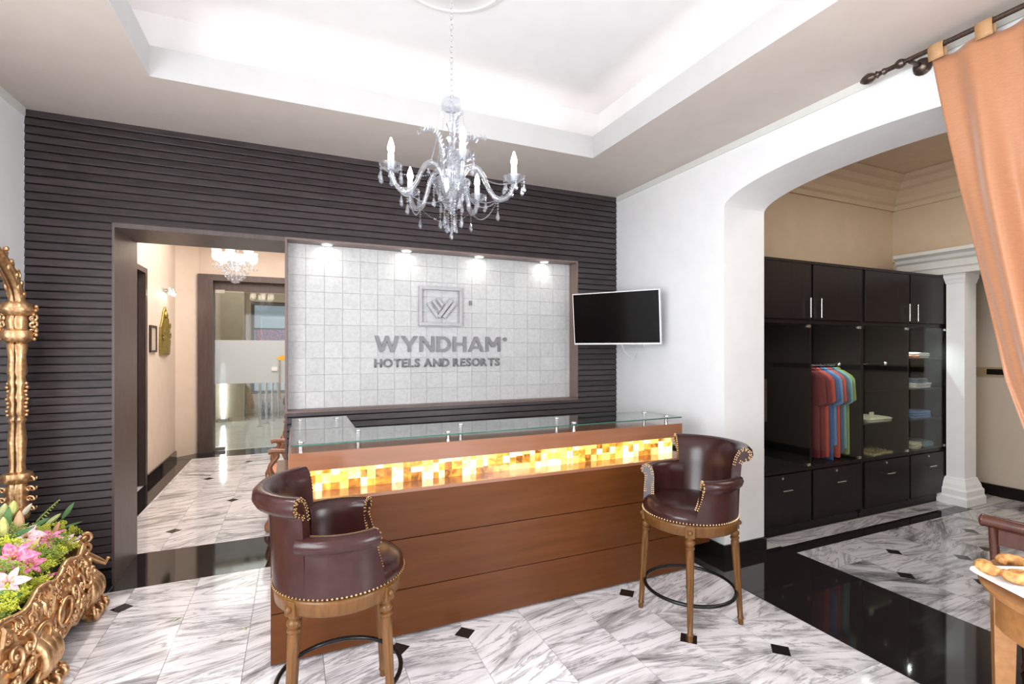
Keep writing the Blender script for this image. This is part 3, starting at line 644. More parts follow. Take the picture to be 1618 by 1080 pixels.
# unseen downlights added to the ceiling border as fill on the camera's side
for x, y, nm in ((-1.15, 2.6, 'left wall by the mirror'), (-1.15, .9, 'left wall'), (2.58, -1.7, 'corner by the arch'), (2.58, -.5, 'curtain'), (-.2, -1.9, 'window wall'), (1.6, -1.9, 'window wall and arch')):
    t = thing('fill_downlight', (x, y, CZ), 'unseen round recessed fill downlight added in the beige ceiling border near the ' + nm, 'downlight')
    MB().lathe([(.062, 0), (.062, -.006), (.05, -.009), (.048, -.002), (.048, 0)], 20, (x, y, CZ)).build('bezel', 'white_plastic', t)
    MB().lathe([(.047, -.001), (.047, -.003), (.0, -.004)], 16, (x, y, CZ)).build('lens', 'spot_glow', t)
    lamp('downlight', 'SPOT', (x, y, CZ - .02), 95 if y > 2 else 38, (.98, .98, 1), (0, 0, 0), spot=2.5, blend=1.0, radius=.05)  # fill lamp belonging to each added ceiling fitting

# ================================================================== CENTRAL CHANDELIER
CX, CY = .752, 2.496
ch = thing('chandelier', (CX, CY, 2.17), 'crystal chandelier of five candle arms hanging by a chain over the brown counter', 'chandelier')
ct = Vector((CX, CY, 0))
def P(x, y, z): return (CX + x, CY + y, z)
lk = MB(); z = 2.92; k = 0
while z < ZU - .085:
    pts = []
    for i in range(10):
        a = 2 * PI * i / 10; dx = .0085 * math.cos(a); pts.append(P(dx if k % 2 else 0, 0 if k % 2 else dx, z + .019 * math.sin(a)))
    lk.tube(pts, .0022, 5, closed=True); z += .029; k += 1
lk.build('chain', 'chrome', ch)
MB().lathe([(0.005, ZU - .09), (.012, ZU - .08), (.05, ZU - .058), (.055, ZU - .034), (.05, ZU - .03)], 20, (CX, CY, 0)).build('ceiling_cup', 'chrome', ch)
md = thing('ceiling_medallion', (CX, CY - .02, ZU), 'white round plaster ceiling medallion above the chandelier chain', 'medallion')
MB().lathe([(.33, 0), (.33, -.012), (.30, -.02), (.295, -.014), (.2, -.018), (.19, -.026), (.10, -.03), (.04, -.028)], 40, (CX, CY - .02, ZU - .0005)).build('disc', 'cove_white', md)
MB().lathe([(.004, 2.925), (.02, 2.915), (.052, 2.912), (.056, 2.895), (.050, 2.862), (.022, 2.858), (.010, 2.852)], 14, (CX, CY, 0), flute=(2, 4, .88)).build('crown', 'crystal', ch)
MB().lathe([(.009, 2.855), (.012, 2.80), (.030, 2.785), (.018, 2.76), (.014, 2.72), (.034, 2.705), (.020, 2.68), (.026, 2.62), (.040, 2.58), (.030, 2.53), (.020, 2.5), (.036, 2.482)], 14, (CX, CY, 0), flute=(2, 10, .86)).build('column', 'crystal', ch)
MB().lathe([(.03, 2.492), (.100, 2.488), (.098, 2.465), (.085, 2.42), (.066, 2.385), (.045, 2.362), (.03, 2.352), (.036, 2.34), (.014, 2.328), (.01, 2.31)], 20, (CX, CY, 0), flute=(1, 6, .92)).build('bowl', 'crystal', ch)
def drop(mb, p, L=.05, beads=2):
    p = Vector(p)
    for b_ in range(beads): mb.octa(p - Vector((0, 0, .008 + .014 * b_)), .0065)
    q = p - Vector((0, 0, .014 * beads + .004))
    mb.lathe([(.001, 0), (.005, -.012), (.0115, -L * .68), (.009, -L * .88), (.001, -L)], 6, q)
_b = MB(); drop(_b, (0, 0, 0), .05, 2); _b.f and None
DROPM = {}
def pendant(p, L, beads, parent):
    k = (L, beads)
    if k not in DROPM:
        m_ = MB(); drop(m_, (0, 0, 0), L, beads); DROPM[k] = m_.mesh('pendant'); DROPM[k].materials.append(MT['crystal'])
    o = bpy.data.objects.new('pendant', DROPM[k]); COL.objects.link(o); o.parent = parent; o.location = Vector(p) - Vector(parent['_w'])
def bead_line(mb, a, b, sag, n, r=.0045):
    a, b = Vector(a), Vector(b)
    for i in range(n + 1):
        t = i / n; p = a.lerp(b, t); p.z -= sag * 4 * t * (1 - t); mb.octa(p, r)
ang = [(-74 + 72 * k) for k in range(5)]
cups = []
for a in ang:
    d = (RGT * math.cos(math.radians(a)) + FWD * math.sin(math.radians(a)))
    def Q(r_, z_): return ct + d * r_ + Vector((0, 0, z_))
    path = [(.045, 2.47), (.062, 2.52), (.085, 2.553), (.115, 2.562), (.145, 2.545), (.172, 2.50), (.195, 2.445), (.222, 2.40), (.255, 2.383), (.288, 2.392), (.312, 2.418), (.325, 2.452), (.33, 2.468)]
    sm = []
    for i in range(len(path) - 1):
        for t in (0, .5): sm.append(tuple(path[i][j] * (1 - t) + path[i + 1][j] * t for j in (0, 1)))
    sm.append(path[-1])
    arm = MB().tube([Q(*p) for p in sm], .0135, 8).build('arm', 'crystal', ch)
    c0 = Q(.33, 0); cups.append(Q(.33, 2.476))
    MB().lathe([(.012, 2.462), (.022, 2.470), (.050, 2.482), (.061, 2.502), (.058, 2.503), (.046, 2.487), (.016, 2.478)], 16, c0, flute=(2, 4, .93)).build('drip_cup', 'crystal', arm)
    MB().lathe([(.016, 2.478), (.0165, 2.555), (.012, 2.558)], 12, c0).build('candle_tube', 'white_plastic', arm)
    MB().lathe([(.010, 2.556), (.0165, 2.575), (.0165, 2.590), (.011, 2.612), (.004, 2.632), (.001, 2.636)], 12, c0).build('bulb', 'bulb_glow', arm)
    for q in range(6):
        t = 2 * PI * q / 6 + .3; pendant(c0 + Vector((.056 * math.cos(t), .056 * math.sin(t), 2.494)), .048, 2, arm)
    pendant(Q(.245, 2.372), .055, 3, arm); pendant(Q(.13, 2.545), .03, 1, arm)
for i in range(5):
    a, b = cups[i], cups[(i + 1) % 5]
    ia, ib = [ct + (p - ct) * .74 for p in (a, b)]; ia.z = ib.z = 2.385
    sw = [MB(), MB(), MB()]; bead_line(sw[0], a, b, .05, 30, .0048); bead_line(sw[1], ia, ib, .07, 30, .0045)
    tp = ct + (Vector((a.x, a.y, 0)) - ct) * .16 + Vector((0, 0, 2.865)); lo = ct + (Vector((a.x, a.y, 0)) - ct) * .36 + Vector((0, 0, 2.562))
    bead_line(sw[2], tp, lo, .025, 34, .0042)
    for q in sw: stuff(q.build('bead_strand', 'crystal', ch, False))
for i in range(6):
    a = math.radians(-130 + 60 * i); d = RGT * math.cos(a) + FWD * math.sin(a); s_ = d.cross(Vector((0, 0, 1)))
    H = .20 + .06 * (i % 2); fr = MB()
    pth = [ct + d * (.05 + .03 * t + .075 * t ** 3 + (.03 if t > .9 else 0)) + Vector((0, 0, 2.50 + H * math.sin(t * 1.9) / math.sin(1.5))) for t in [k / 12 for k in range(13)]]
    fr.tube(pth, [.007 * (1 - .6 * k / 12) for k in range(13)], 6)
    for k in range(2, 13):
        for sgn in (-1, 1): fr.tube([pth[k], pth[k] + s_ * sgn * .013 + Vector((0, 0, .012)), pth[k] + s_ * sgn * .018 + Vector((0, 0, .020))], [.004, .0045, .001], 5)
    fr.build('frond', 'crystal', ch)
dl = MB()
for i in range(10):
    t = 2 * PI * i / 10; pendant(P(.096 * math.cos(t), .096 * math.sin(t), 2.462), .05, 4 + (i % 2), ch)
for i in range(7):
    t = 2 * PI * i / 7 + .2; pendant(P(.058 * math.cos(t), .058 * math.sin(t), 2.37), .052, 5 + (i % 2), ch)
for i in range(5):
    t = 2 * PI * i / 5; pendant(P(.026 * math.cos(t), .026 * math.sin(t), 2.32), .05, 4, ch)
pendant(P(0, 0, 2.318), .055, 6, ch)
for i in range(40):
    t = 2 * PI * i / 40; dl.octa(P(.1 * math.cos(t), .1 * math.sin(t), 2.478), .006)
stuff(dl.build('bead_ring', 'crystal', ch, False))

# chandelier in the hall
HX, HYc = -.64, 6.5
hc = thing('chandelier', (HX, HYc, 2.38), 'small crystal chandelier with white glass shades hanging in the hall before the glass door', 'chandelier')
MB().tube([(HX, HYc, 2.88), (HX, HYc, HZ)], .004, 6).build('chain', 'chrome', hc)
MB().lathe([(.012, 2.88), (.05, 2.87), (.055, 2.83), (.02, 2.80), (.03, 2.74), (.015, 2.66), (.05, 2.62), (.09, 2.60), (.07, 2.53), (.02, 2.50)], 12, (HX, HYc, 0)).build('column', 'crystal', hc)
for i in range(6):
    a = 2 * PI * i / 6 + .35; d = Vector((math.cos(a), math.sin(a), 0)); o0 = Vector((HX, HYc, 0))
    arm = MB().tube([o0 + d * r_ + Vector((0, 0, z_)) for r_, z_ in ((.03, 2.58), (.07, 2.62), (.11, 2.60), (.145, 2.55), (.175, 2.55), (.19, 2.59))], .008, 6).build('arm', 'crystal', hc)
    c0 = o0 + d * .19
    MB().lathe([(.018, 2.60), (.042, 2.62), (.052, 2.66), (.044, 2.70), (.052, 2.73), (.049, 2.73), (.040, 2.70), (.015, 2.61)], 12, c0).build('shade', 'milk_glass', arm)
    MB().ball(c0 + Vector((0, 0, 2.665)), .026, 8, 6).build('bulb', 'hall_bulb_glow', arm)
    dr = MB()
    for q in range(4):
        t = 2 * PI * q / 4; drop(dr, c0 + Vector((.04 * math.cos(t), .04 * math.sin(t), 2.60)), .05, 2)
    stuff(dr.build('pendants', 'crystal', arm))
dl = MB()
for rr, zz, n in ((.13, 2.56, 12), (.10, 2.52, 12), (.07, 2.49, 9), (.035, 2.46, 6), (0, 2.45, 1)):
    for i in range(n):
        t = 2 * PI * i / n; drop(dl, (HX + rr * math.cos(t), HYc + rr * math.sin(t), zz), .05, 3)
for i in range(6):
    a, b = [2 * PI * q / 6 + .35 for q in (i, i + 1)]
    bead_line(dl, (HX + .05 * math.cos(a), HYc + .05 * math.sin(a), 2.85), (HX + .19 * math.cos(a), HYc + .19 * math.sin(a), 2.62), .03, 14, .007)
stuff(dl.build('pendant_cluster', 'crystal', hc))

# ================================================================== RECEPTION COUNTER
FY = 2.738; BXL, BXR = -.115, 2.635; LZ = .822
cn = thing('reception_counter', (1.27, 3.0, 0), 'long brown wooden reception counter with a glowing onyx strip', 'counter')
body = MB()
for z0, z1 in ((0.012, .262), (.267, .542), (.547, LZ - .02)):
    body = MB().box(BXL, BXR, FY, FY + .022, z0, z1); body.build('front_panel', 'counter_wood', cn, False, .0015)
MB().box(BXL, BXL + .02, FY + .022, 3.48, .012, LZ - .02).build('side_panel', 'counter_wood', cn, False)
MB().box(BXR - .02, BXR, FY + .022, 3.02, .012, LZ - .02).build('side_panel', 'counter_wood', cn, False)
MB().box(BXL + .02, BXR - .02, FY + .024, 2.98, .0, LZ - .022).build('carcass', 'counter_wood', cn, False)
MB().box(BXL, BXR + .012, FY - .006, 3.02, LZ - .02, LZ).box(BXL, .36, 3.02, 3.80, LZ - .02, LZ).build('ledge', 'deck_wood', cn, False, .002)
MB().box(-.015, 2.59, 2.90, 3.0, LZ, .95).build('light_box', 'counter_wood', cn, False)
# lip: long top plus return along the left
LX0, LX1, LY = -.036, 2.622, 2.818
MB().prism([(LX0, LY), (LX1, LY), (LX1, 3.14), (.36, 3.14), (.345, 3.80), (LX0, 3.80)], .95, 1.05, 'z').build('top_deck', 'deck_wood', cn, False, .002)
MB().box(LX0 + .02, .33, 3.02, 3.78, LZ, .95).build('return_body', 'counter_wood', cn, False)
MB().box(BXL + .021, .34, 3.02, 3.78, 0, LZ - .021).build('return_base', 'counter_wood', cn, False)
gz = 1.093
gp = [(-.024, 2.775), (2.605, 2.805), (2.585, 3.165), (.345, 3.235), (.345, 3.85), (-.024, 3.84)]
gl = MB().prism([(x, y) for x, y in gp], gz, gz + .0085, 'z').build('glass_top', 'counter_glass', cn, False)
# green cut edge of the glass
eg = MB()
for i in range(len(gp)):
    a, b = Vector((*gp[i], gz + .00425)), Vector((*gp[(i + 1) % len(gp)], gz + .00425)); eg.bar(a, b, .0012, .0083)
eg.build('glass_edge', 'glass_edge', gl, False)
for x, y in ((.025, 2.855), (.84, 2.860), (1.72, 2.865), (2.515, 2.868), (.35, 3.13), (1.0, 3.115), (1.72, 3.105), (2.50, 3.10), (.03, 3.74), (.27, 3.74)):
    MB().lathe([(.014, 1.05), (.014, gz - .001), (.018, gz), (.018, gz + .0085), (.016, gz + .014), (.006, gz + .018), (.0, gz + .018)], 14, (x, y, 0)).build('standoff', 'chrome', cn)
# onyx pieces
x = -.015; rowz = [LZ, .866, .909, .95]
OM = {}
while x < 2.585:
    for j in range(3):
        pass
    w = random.choice((.036, .046, .046, .054, .066)); w = min(w, 2.59 - x); hs = [rowz[0]] + [rowz[1] + random.choice((-.006, 0, .006)), rowz[2] + random.choice((-.006, 0, .006))] + [rowz[3]]
    for j in range(3):
        h = hs[j + 1] - hs[j]; k = (round(w, 3), round(h, 3))
        if k not in OM:
            OM[k] = MB().box(.0004, w - .0004, 0, .012, .0004, h - .0004).mesh('onyx_piece'); OM[k].materials.append(MT['onyx_glow'])
        o = bpy.data.objects.new('onyx_piece', OM[k]); COL.objects.link(o); o.parent = cn; o.location = Vector((x, 2.888 - random.uniform(0, .0015), hs[j])) - Vector(cn['_w'])
    x += w
# staff-side desk behind the counter
dk = thing('staff_desk', (1.9, 3.35, 0), 'low brown desk with dark worktop behind the reception counter by the white wall', 'desk')
MB().box(.9, 2.96, 3.14, 3.52, .0, .775).build('body', 'counter_wood', dk, False, .003)
MB().box(.88, 2.975, 3.10, 3.55, .775, .815).build('worktop', 'espresso', dk, False, .003)
tag(MB().box(2.76, 2.94, 3.16, 3.46, .815, .90).build('paper_stack', 'white_plastic', smooth=False, loc=(2.85, 3.3, .815)), 'white stack of papers on the staff desk worktop', 'papers')
gt = thing('counter_gate', (2.74, 2.79, 0), 'brown flap panel closing the gap between counter and white wall', 'gate')
MB().box(2.652, 2.85, 2.775, 2.80, .15, .79).build('panel', 'counter_wood', gt, False, .003)
MB().box(2.85, 2.985, 2.78, 2.795, .74, .77).build('latch_bar', 'black_metal', gt, False)

# ================================================================== BAR STOOLS
def make_stool(label):
    t = thing('bar_stool', (0, 0, 0), label, 'bar stool', 'leather bar stools at the counter')
    L = lambda mb, n, m, p=t, **k: mb.build(n, m, p, local=True, **k)
    for sx in (-1, 1):
        for sy in (-1, 1):
            top, bot = Vector((sx * .172, sy * .172, .60)), Vector((sx * .2, sy * .2, 0))
            leg = L(MB().lathe([(.013, 0), (.0145, .01), (.0135, .045), (.018, .055), (.018, .068), (.0145, .075), (.017, .3), (.0215, .70), (.0225, .80), (.019, .815), (.025, .825), (.025, .838), (.018, .845), (.027, .87), (.027, .89), (.018, .905), (.02, .915), (.02, .93)], 16, bot, top, flute=(5, 8, .82)), 'leg', 'stool_wood')
            c = Vector((sx * .176, sy * .176, .59)); a = math.atan2(sy, sx)
            d = Vector((math.cos(a), math.sin(a), 0)); e = Vector((-math.sin(a), math.cos(a), 0))
            mb = MB(); q = [c + d * i * .024 + e * j * .026 + Vector((0, 0, k * .032)) for k in (-1, 1) for i, j in ((-1, -1), (1, -1), (1, 1), (-1, 1))]
            mb.add(q, [(0, 3, 2, 1), (4, 5, 6, 7), (0, 1, 5, 4), (1, 2, 6, 5), (2, 3, 7, 6), (3, 0, 4, 7)])
            blk = L(mb, 'leg_block', 'stool_wood', leg, bevel=.003, smooth=False)
            L(MB().ball(c + d * .026, .014, 8, 5, (.4, .4, 1) if False else (1, 1, 1)), 'rosette', 'stool_wood', leg)
    L(MB().tube([(.258 * math.cos(2 * PI * i / 48), .258 * math.sin(2 * PI * i / 48), .185) for i in range(48)], .0105, 10, closed=True), 'foot_ring', 'black_metal')
    L(MB().lathe([(.20, .562), (.256, .562), (.262, .568), (.264, .60), (.268, .612), (.268, .622), (.262, .628), (.20, .628)], 48), 'apron', 'stool_wood')
    L(MB().lathe([(.20, .628), (.262, .629), (.268, .640), (.270, .655), (.264, .672), (.245, .690), (.20, .704), (.12, .711), (.04, .713), (.005, .713)], 48), 'seat_cushion', 'leather')
    nails = MB()
    for i in range(96):
        a = 2 * PI * i / 96; nails.octa((.271 * math.cos(a), .271 * math.sin(a), .637), .0056)
    stuff(L(nails, 'nailhead_trim', 'brass', smooth=False))
    # tub back and arms: profiles in (radius, height), swept round the seat
    # inner face, roll over the top, outer face
    backp = [(.205, .69), (.222, .78), (.232, .87), (.240, .94), (.252, .985), (.272, 1.022), (.298, 1.040), (.324, 1.038), (.342, 1.020), (.346, .994), (.334, .972), (.314, .962), (.296, .958), (.286, .935), (.280, .86), (.274, .76), (.270, .64)]
    armp = [(.205, .69), (.210, .75), (.212, .80), (.216, .835), (.226, .862), (.246, .876), (.270, .876), (.290, .864), (.298, .842), (.292, .822), (.278, .813), (.273, .80), (.272, .75), (.271, .70), (.270, .64)]
    def sweep(pr, th0, th1, n, nm):
        """th0(z)..th1(z) in degrees"""
        m = len(pr); vs = []; fs = []
        for i in range(n):
            for (r_, z_) in pr:
                a = math.radians(th0(z_) + (th1(z_) - th0(z_)) * i / (n - 1)); e = 1 + .0 * math.cos(a)
                vs.append((r_ * math.cos(a) * e, r_ * math.sin(a), z_))
        for i in range(n - 1):
            for j in range(m - 1): fs.append((i * m + j, i * m + j + 1, (i + 1) * m + j + 1, (i + 1) * m + j))
            fs.append((i * m + m - 1, i * m, (i + 1) * m, (i + 1) * m + m - 1))
        fs += [tuple(range(m)), tuple((n - 1) * m + j for j in range(m))[::-1]]
        return L(MB().add(vs, fs), nm, 'leather', smooth=True, angle=.9)
    bt = lambda z: 128 - 16 * max(0, (z - .86)) / .2 * .2 
    bk = sweep(backp, lambda z: 120 + 20 * max(0, 1.0 - z) * 0, lambda z: 240, 26, 'backrest')
    front = lambda z: 60 - 9 * max(0, min(1, (.80 - z) / .12)) ** 1.3
    arms = []
    for sgn in (1, -1):
        arms.append(sweep(armp, lambda z: sgn * front(z), lambda z: sgn * 126, 18, 'armrest'))
    # double rows of nails round the front of arms and the ends of the back
    def nail_path(pr, th, sgn, zmin, off):
        cx = sum(p[0] for p in pr) / len(pr); mb = MB(); pts = []
        for (r_, z_) in pr:
            if z_ < zmin: continue
            pts.append((r_, z_))
        cr = .248
        for ins in (.004, .014):
            prev = None; acc = 0
            for a_, b_ in zip(pts[:-1], pts[1:]):
                d_ = math.hypot(b_[0] - a_[0], b_[1] - a_[1]); n_ = max(1, int(d_ / .012))
                for q in range(n_):
                    t_ = q / n_; r_, z_ = a_[0] + (b_[0] - a_[0]) * t_, a_[1] + (b_[1] - a_[1]) * t_
                    nx, nz_ = (b_[1] - a_[1]) / d_, -(b_[0] - a_[0]) / d_
                    r2, z2 = r_ + nx * ins, z_ + nz_ * ins
                    an = math.radians(sgn * (th(z_) - off)); mb.octa((r2 * math.cos(an), r2 * math.sin(an), z2), .0054)
        return mb
    for sgn, ar in ((1, arms[0]), (-1, arms[1])):
        stuff(L(nail_path(armp, front, sgn, .66, .5), 'nailhead_trim', 'brass', ar, smooth=False))
        stuff(L(nail_path(backp, lambda z: 120, sgn, .885, .5), 'nailhead_trim', 'brass', bk, smooth=False))
    return t
st1 = make_stool('brown leather bar stool with its back to the opening, facing along the counter')
st1.location = (.18, 2.27, 0); st1.rotation_euler = (0, 0, -.06)
st2 = copy_tree(st1); st2['label'] = 'brown leather bar stool standing beside the arch, its back to the white wall'
st2.location = (2.165, 2.268, 0); st2.rotation_euler = (0, 0, PI + .04)

# ================================================================== TELEVISION
tvL, tvR = Vector((2.384, 3.98, 0)), Vector((2.84, 3.31, 0)); tc_ = (tvL + tvR) / 2
u = (tvR - tvL).normalized(); nrm = Vector((u.y, -u.x, 0))
if nrm.y > 0: nrm = -nrm
W_, H_ = (tvR - tvL).length, .475
tilt = math.radians(6); upv = Vector((0, 0, math.cos(tilt))) + nrm * math.sin(tilt); nt = nrm * math.cos(tilt) - Vector((0, 0, math.sin(tilt)))
cz = 1.875; c3 = Vector((tc_.x, tc_.y, cz))
tv = thing('television', (tc_.x, tc_.y, 1.6), 'flat television with white bezel on a wall arm in the corner beside the stone niche', 'television')
def tvbox(mb, x0, x1, z0, z1, d0, d1):
    q = [c3 + u * a + upv * b + nt * d for d in (d0, d1) for a, b in ((x0, z0), (x1, z0), (x1, z1), (x0, z1))]
    return mb.add(q, [(0, 1, 2, 3), (7, 6, 5, 4), (0, 4, 5, 1), (1, 5, 6, 2), (2, 6, 7, 3), (3, 7, 4, 0)])
tvbox(MB(), -W_ / 2, W_ / 2, -H_ / 2, H_ / 2, -.035, 0).build('case', 'white_plastic', tv, False, .004)
b_ = .009; tvbox(MB(), -W_ / 2 + b_, W_ / 2 - b_, -H_ / 2 + .016, H_ / 2 - b_, 0, .0015).build('screen', 'screen_black', tv, False)
bp_ = c3 - nt * .04
MB().bar(bp_, (2.90, 3.72, 1.82), .05, .05).bar((2.88, 3.72, 1.82), (2.985, 3.80, 1.82), .05, .05).build('arm', 'black_metal', tv, False)
MB().box(2.975, 2.998, 3.70, 3.90, 1.62, 1.95).build('wall_plate', 'white_plastic', tv, False, .004)
MB().tube([bp_ + Vector((0, 0, -.12)), (2.80, 3.76, 1.58), (2.93, 3.80, 1.50), (2.99, 3.84, 1.56)], .004, 6).build('cable', 'white_plastic', tv)

# ================================================================== BOUTIQUE CABINETS
CFY, CBY = 2.90, 3.48
def cabinet(x0, xm, x1, label, shelves, open_left):
    c = thing('display_cabinet', ((x0 + x1) / 2, 3.2, 0), label, 'cabinet')
    w = .022; B = lambda *a: MB().box(*a)
    mb = MB()
    for x in (x0, x1): 
        a = x if x == x0 else x - w; mb.box(a, a + w, CFY, CBY, 0.05, 2.365)
    mb.box(xm - w / 2, xm + w / 2, CFY + .001, CBY, .08, 2.345)
    mb.box(x0 + w, x1 - w, CFY + .02, CBY, .05, .08).box(x0 + w, x1 - w, CFY + .002, CBY, 1.822, 1.856).box(x0 + w, x1 - w, CFY + .002, CBY, .532, .566)
    mb.box(x0 + w, x1 - w, CBY - .012, CBY, .05, 2.345).box(x0 + .01, x1 - .01, CFY + .03, CBY, 0, .05)
    mb.build('carcass', 'espresso', c, False)
    B(x0 + .0005, x1 - .0005, CFY - .012, CBY, 2.345, 2.372).build('cornice', 'espresso', c, False, .003)
    for k, (a, b) in enumerate(((x0 + w, xm - w / 2), (xm + w / 2, x1 - w))):
        d = B(a + .003, b - .003, CFY - .016, CFY, 1.860, 2.342).build('upper_door', 'espresso', c, False, .002)
        hx = b - .05 if k == 0 else a + .07
        h = MB().tube([(hx, CFY - .045, 1.875), (hx, CFY - .045, 2.045)], .0065, 8)
        for z in (1.90, 2.02): h.tube([(hx, CFY - .045, z), (hx, CFY - .016, z)], .004, 6)
        h.build('handle', 'satin_nickel', d)
        g = B(a + .004, b - .004, CFY - .010, CFY - .004, .570, 1.818).build('glass_door', 'cabinet_glass', c, False)
        hc = MB()
        hxx = a + .03 if k == 0 else a + .03
        for z in (.585, 1.80): hc.box(b - .05, b - .012, CFY - .016, CFY + .004, z - .012, z + .012)
        hc.build('hinge', 'satin_nickel', g, False)
        dr = B(a + .003, b - .003, CFY - .016, CFY, .10, .528).build('drawer', 'espresso', c, False, .002)
        cx = (a + b) / 2; h = MB().tube([(cx - .06, CFY - .045, .40), (cx + .06, CFY - .045, .40)], .006, 8)
        for q in (-.045, .045): h.tube([(cx + q, CFY - .045, .40), (cx + q, CFY - .016, .40)], .004, 6)
        h.build('handle', 'satin_nickel', dr)
        MB().lathe([(.011, 0), (.011, 1), (.006, 1.3)], 12, (cx - .03, CFY - .016, .50), (cx - .03, CFY - .022, .50)).build('lock', 'satin_nickel', dr)
        for z in shelves[k]: B(a, b, CFY + .03, CBY - .012, z - .008, z).build('shelf', 'cabinet_glass' if k == 0 and not open_left else 'espresso', c, False)
        lamp('cabinet_light', 'SPOT', ((a + b) / 2, 3.08, 1.80), 9 if (k == 1) else 5, (.88, 1, .96), (0, 0, 0), spot=2.6, blend=.8, radius=.015)
    return c
cabA = cabinet(3.447, 4.164, 4.884, 'tall espresso display cabinet with hanging shirts beside the arch pier', ([], []), True)
cabB = cabinet(4.886, 5.630, 6.33, 'tall espresso display cabinet with folded clothes beside the white column', ([1.51, 1.195, .885], [1.505, 1.19, .872]), False)
def rail(x0, x1, parent):
    r_ = MB().tube([(x0, 3.10, 1.448), (x1, 3.10, 1.448)], .011, 10).ball((x1 - .012, 3.10, 1.448), .028, 10, 7).ball((x0 + .012, 3.10, 1.448), .028, 10, 7)
    r_.build('hanging_rail', 'chrome', parent)
rail(4.176, 4.873, cabA); rail(4.908, 5.618, cabB)
MB().box(3.52, 3.56, CFY - .045, CFY - .035, 1.0, 1.35).build('pull_bar', 'bronze', cabA, False, .004)
# shirts: in the plane across the rail, sleeves reaching to the glass
def shirt(x, mat, label, L, k):
    t = thing('shirt', (x, 3.10, .6), label, 'shirt', 'shirts on the hanging rail')
    zt = 1.405
    sl = .30 + random.uniform(-.02, .02)
    half = [(0.035, zt), (.075, zt - .012), (.145, zt - .055), (.172, zt - .09), (.186, zt - sl), (.128, zt - sl - .03), (.118, zt - .19), (.12, zt - .45), (.125, zt - L)]
    def fn(sv, side):
        out = []
        return out
    ys = [p[0] for p in half]; outl = [(3.10 - y, z) for y, z in half] + [(3.10 + y * .98, z) for y, z in half[::-1]]
    n = len(outl); mb = MB(); th = .017
    # puffed body: front and back shells joined at the outline
    rings = []
    cxz = (3.10, zt - L * .5)
    for s_, off in ((1.0, 0.0), (.93, .7), (.6, 1.0)):
        rings.append((s_, off))
    vs = []; fs = []
    for sg_ in (1, -1):
        for (s_, off) in rings:
            for j, (y, z) in enumerate(outl):
                cz_ = z; cy_ = 3.10 + (y - 3.10) * s_
                w_ = .004 * math.sin(j * 2.1 + k) * (1 if off > 0 else 0)
                vs.append((x + sg_ * off * (th + w_), cy_, cz_ if s_ == 1 else zt - .012 + (z - zt) * (1 - (1 - s_) * .03)))
    R_ = len(rings)
    for q in range(2):
        b0 = q * R_ * n
        for i in range(R_ - 1):
            for j in range(n):
                fs.append((b0 + i * n + j, b0 + i * n + (j + 1) % n, b0 + (i + 1) * n + (j + 1) % n, b0 + (i + 1) * n + j))
        m_ = n // 2
        for j in range(m_ - 1):
            a = b0 + (R_ - 1) * n
            fs.append((a + j, a + j + 1, a + n - 2 - j, a + n - 1 - j))
    mb.add(vs, fs).build('shirt_body', mat, t, True, angle=1.2)
    MB().ball((x, 3.10, zt + .002), .042, 12, 6, (.42, 1, .4)).build('collar', mat, t)
    hk = [(x, 3.10 + .013 * math.cos(a), 1.448 + .013 * math.sin(a)) for a in [PI * (1.15 - i * 1.3 / 8) for i in range(9)]][::-1]
    MB().tube([(x, 3.10, zt), (x, 3.10, 1.425)] + [(x, 3.10 - .004, 1.430)] + hk[3:], .0018, 5).build('hanger', 'chrome', t)
    return t
for k, (x, c, nm, L) in enumerate([(4.40, 'dark_red', 'dark red shirt hanging at the far left of the rail', .80), (4.465, 'dark_red', 'dark red shirt hanging beside the coral one on the rail', .80), (4.53, 'coral_red', 'coral red shirt hanging in front of the blue ones', .80), (4.59, 'blue', 'long blue shirt hanging beside the coral red one', .88),
                                   (4.64, 'light_blue', 'light blue shirt hanging between blue and red shirts', .70), (4.69, 'coral_red', 'coral red shirt hanging between two blue shirts', .82), (4.74, 'slate', 'slate blue shirt hanging beside the teal one', .78), (4.785, 'teal', 'pale teal shirt hanging next to the olive one', .74), (4.828, 'olive', 'olive green shirt hanging at the end of the rail', .80)]):
    shirt(x, 'cloth_' + c, nm, L, k)
def folded(x, y, z, w, d, h, mat, label, rz=0, seed=0):
    rnd = random.Random(seed); mb = MB(); n = 3
    o = thing('folded_garment', (x, y, z), label, 'clothing', 'folded clothes in the cabinet', rz)
    for i in range(n):
        z0, z1 = h * i / n, h * (i + 1) / n - .001; dx, dy = rnd.uniform(-.008, .008), rnd.uniform(-.006, .006)
        m_ = MB()
        def fn(u_, v_):
            a = 2 * PI * v_; ex = .35
            cx_, sy_ = math.cos(a), math.sin(a); px_ = math.copysign(abs(cx_) ** ex, cx_); py_ = math.copysign(abs(sy_) ** ex, sy_)
            s_ = (.55, .97, 1.0, .97, .5)[int(u_ * 4 + .5)]; zz = (0, .0, .5, .95, 1.0 + .15 * (i == n - 1))[int(u_ * 4 + .5)]
            return (dx + px_ * w / 2 * s_, dy + py_ * d / 2 * s_, z0 + (z1 - z0) * zz + (.004 * math.sin(3 * a + seed) if zz > .9 else 0))
        m_.grid(fn, 5, 24, cv=True); k = len(m_.v); m_.f.append(tuple(range(k - 24, k))); m_.f.append(tuple(range(24))[::-1])
        m_.build('fold', mat, o, local=True)
    return o
xs = 6.02
folded(6.06, 3.12, 1.505, .30, .30, .055, 'cloth_white', 'white folded garment on the top shelf of the cabinet by the column', .1, 1)
folded(6.06, 3.12, 1.19, .32, .30, .05, 'cloth_white', 'white folded shirt under a grey one on the second shelf', -.05, 3)
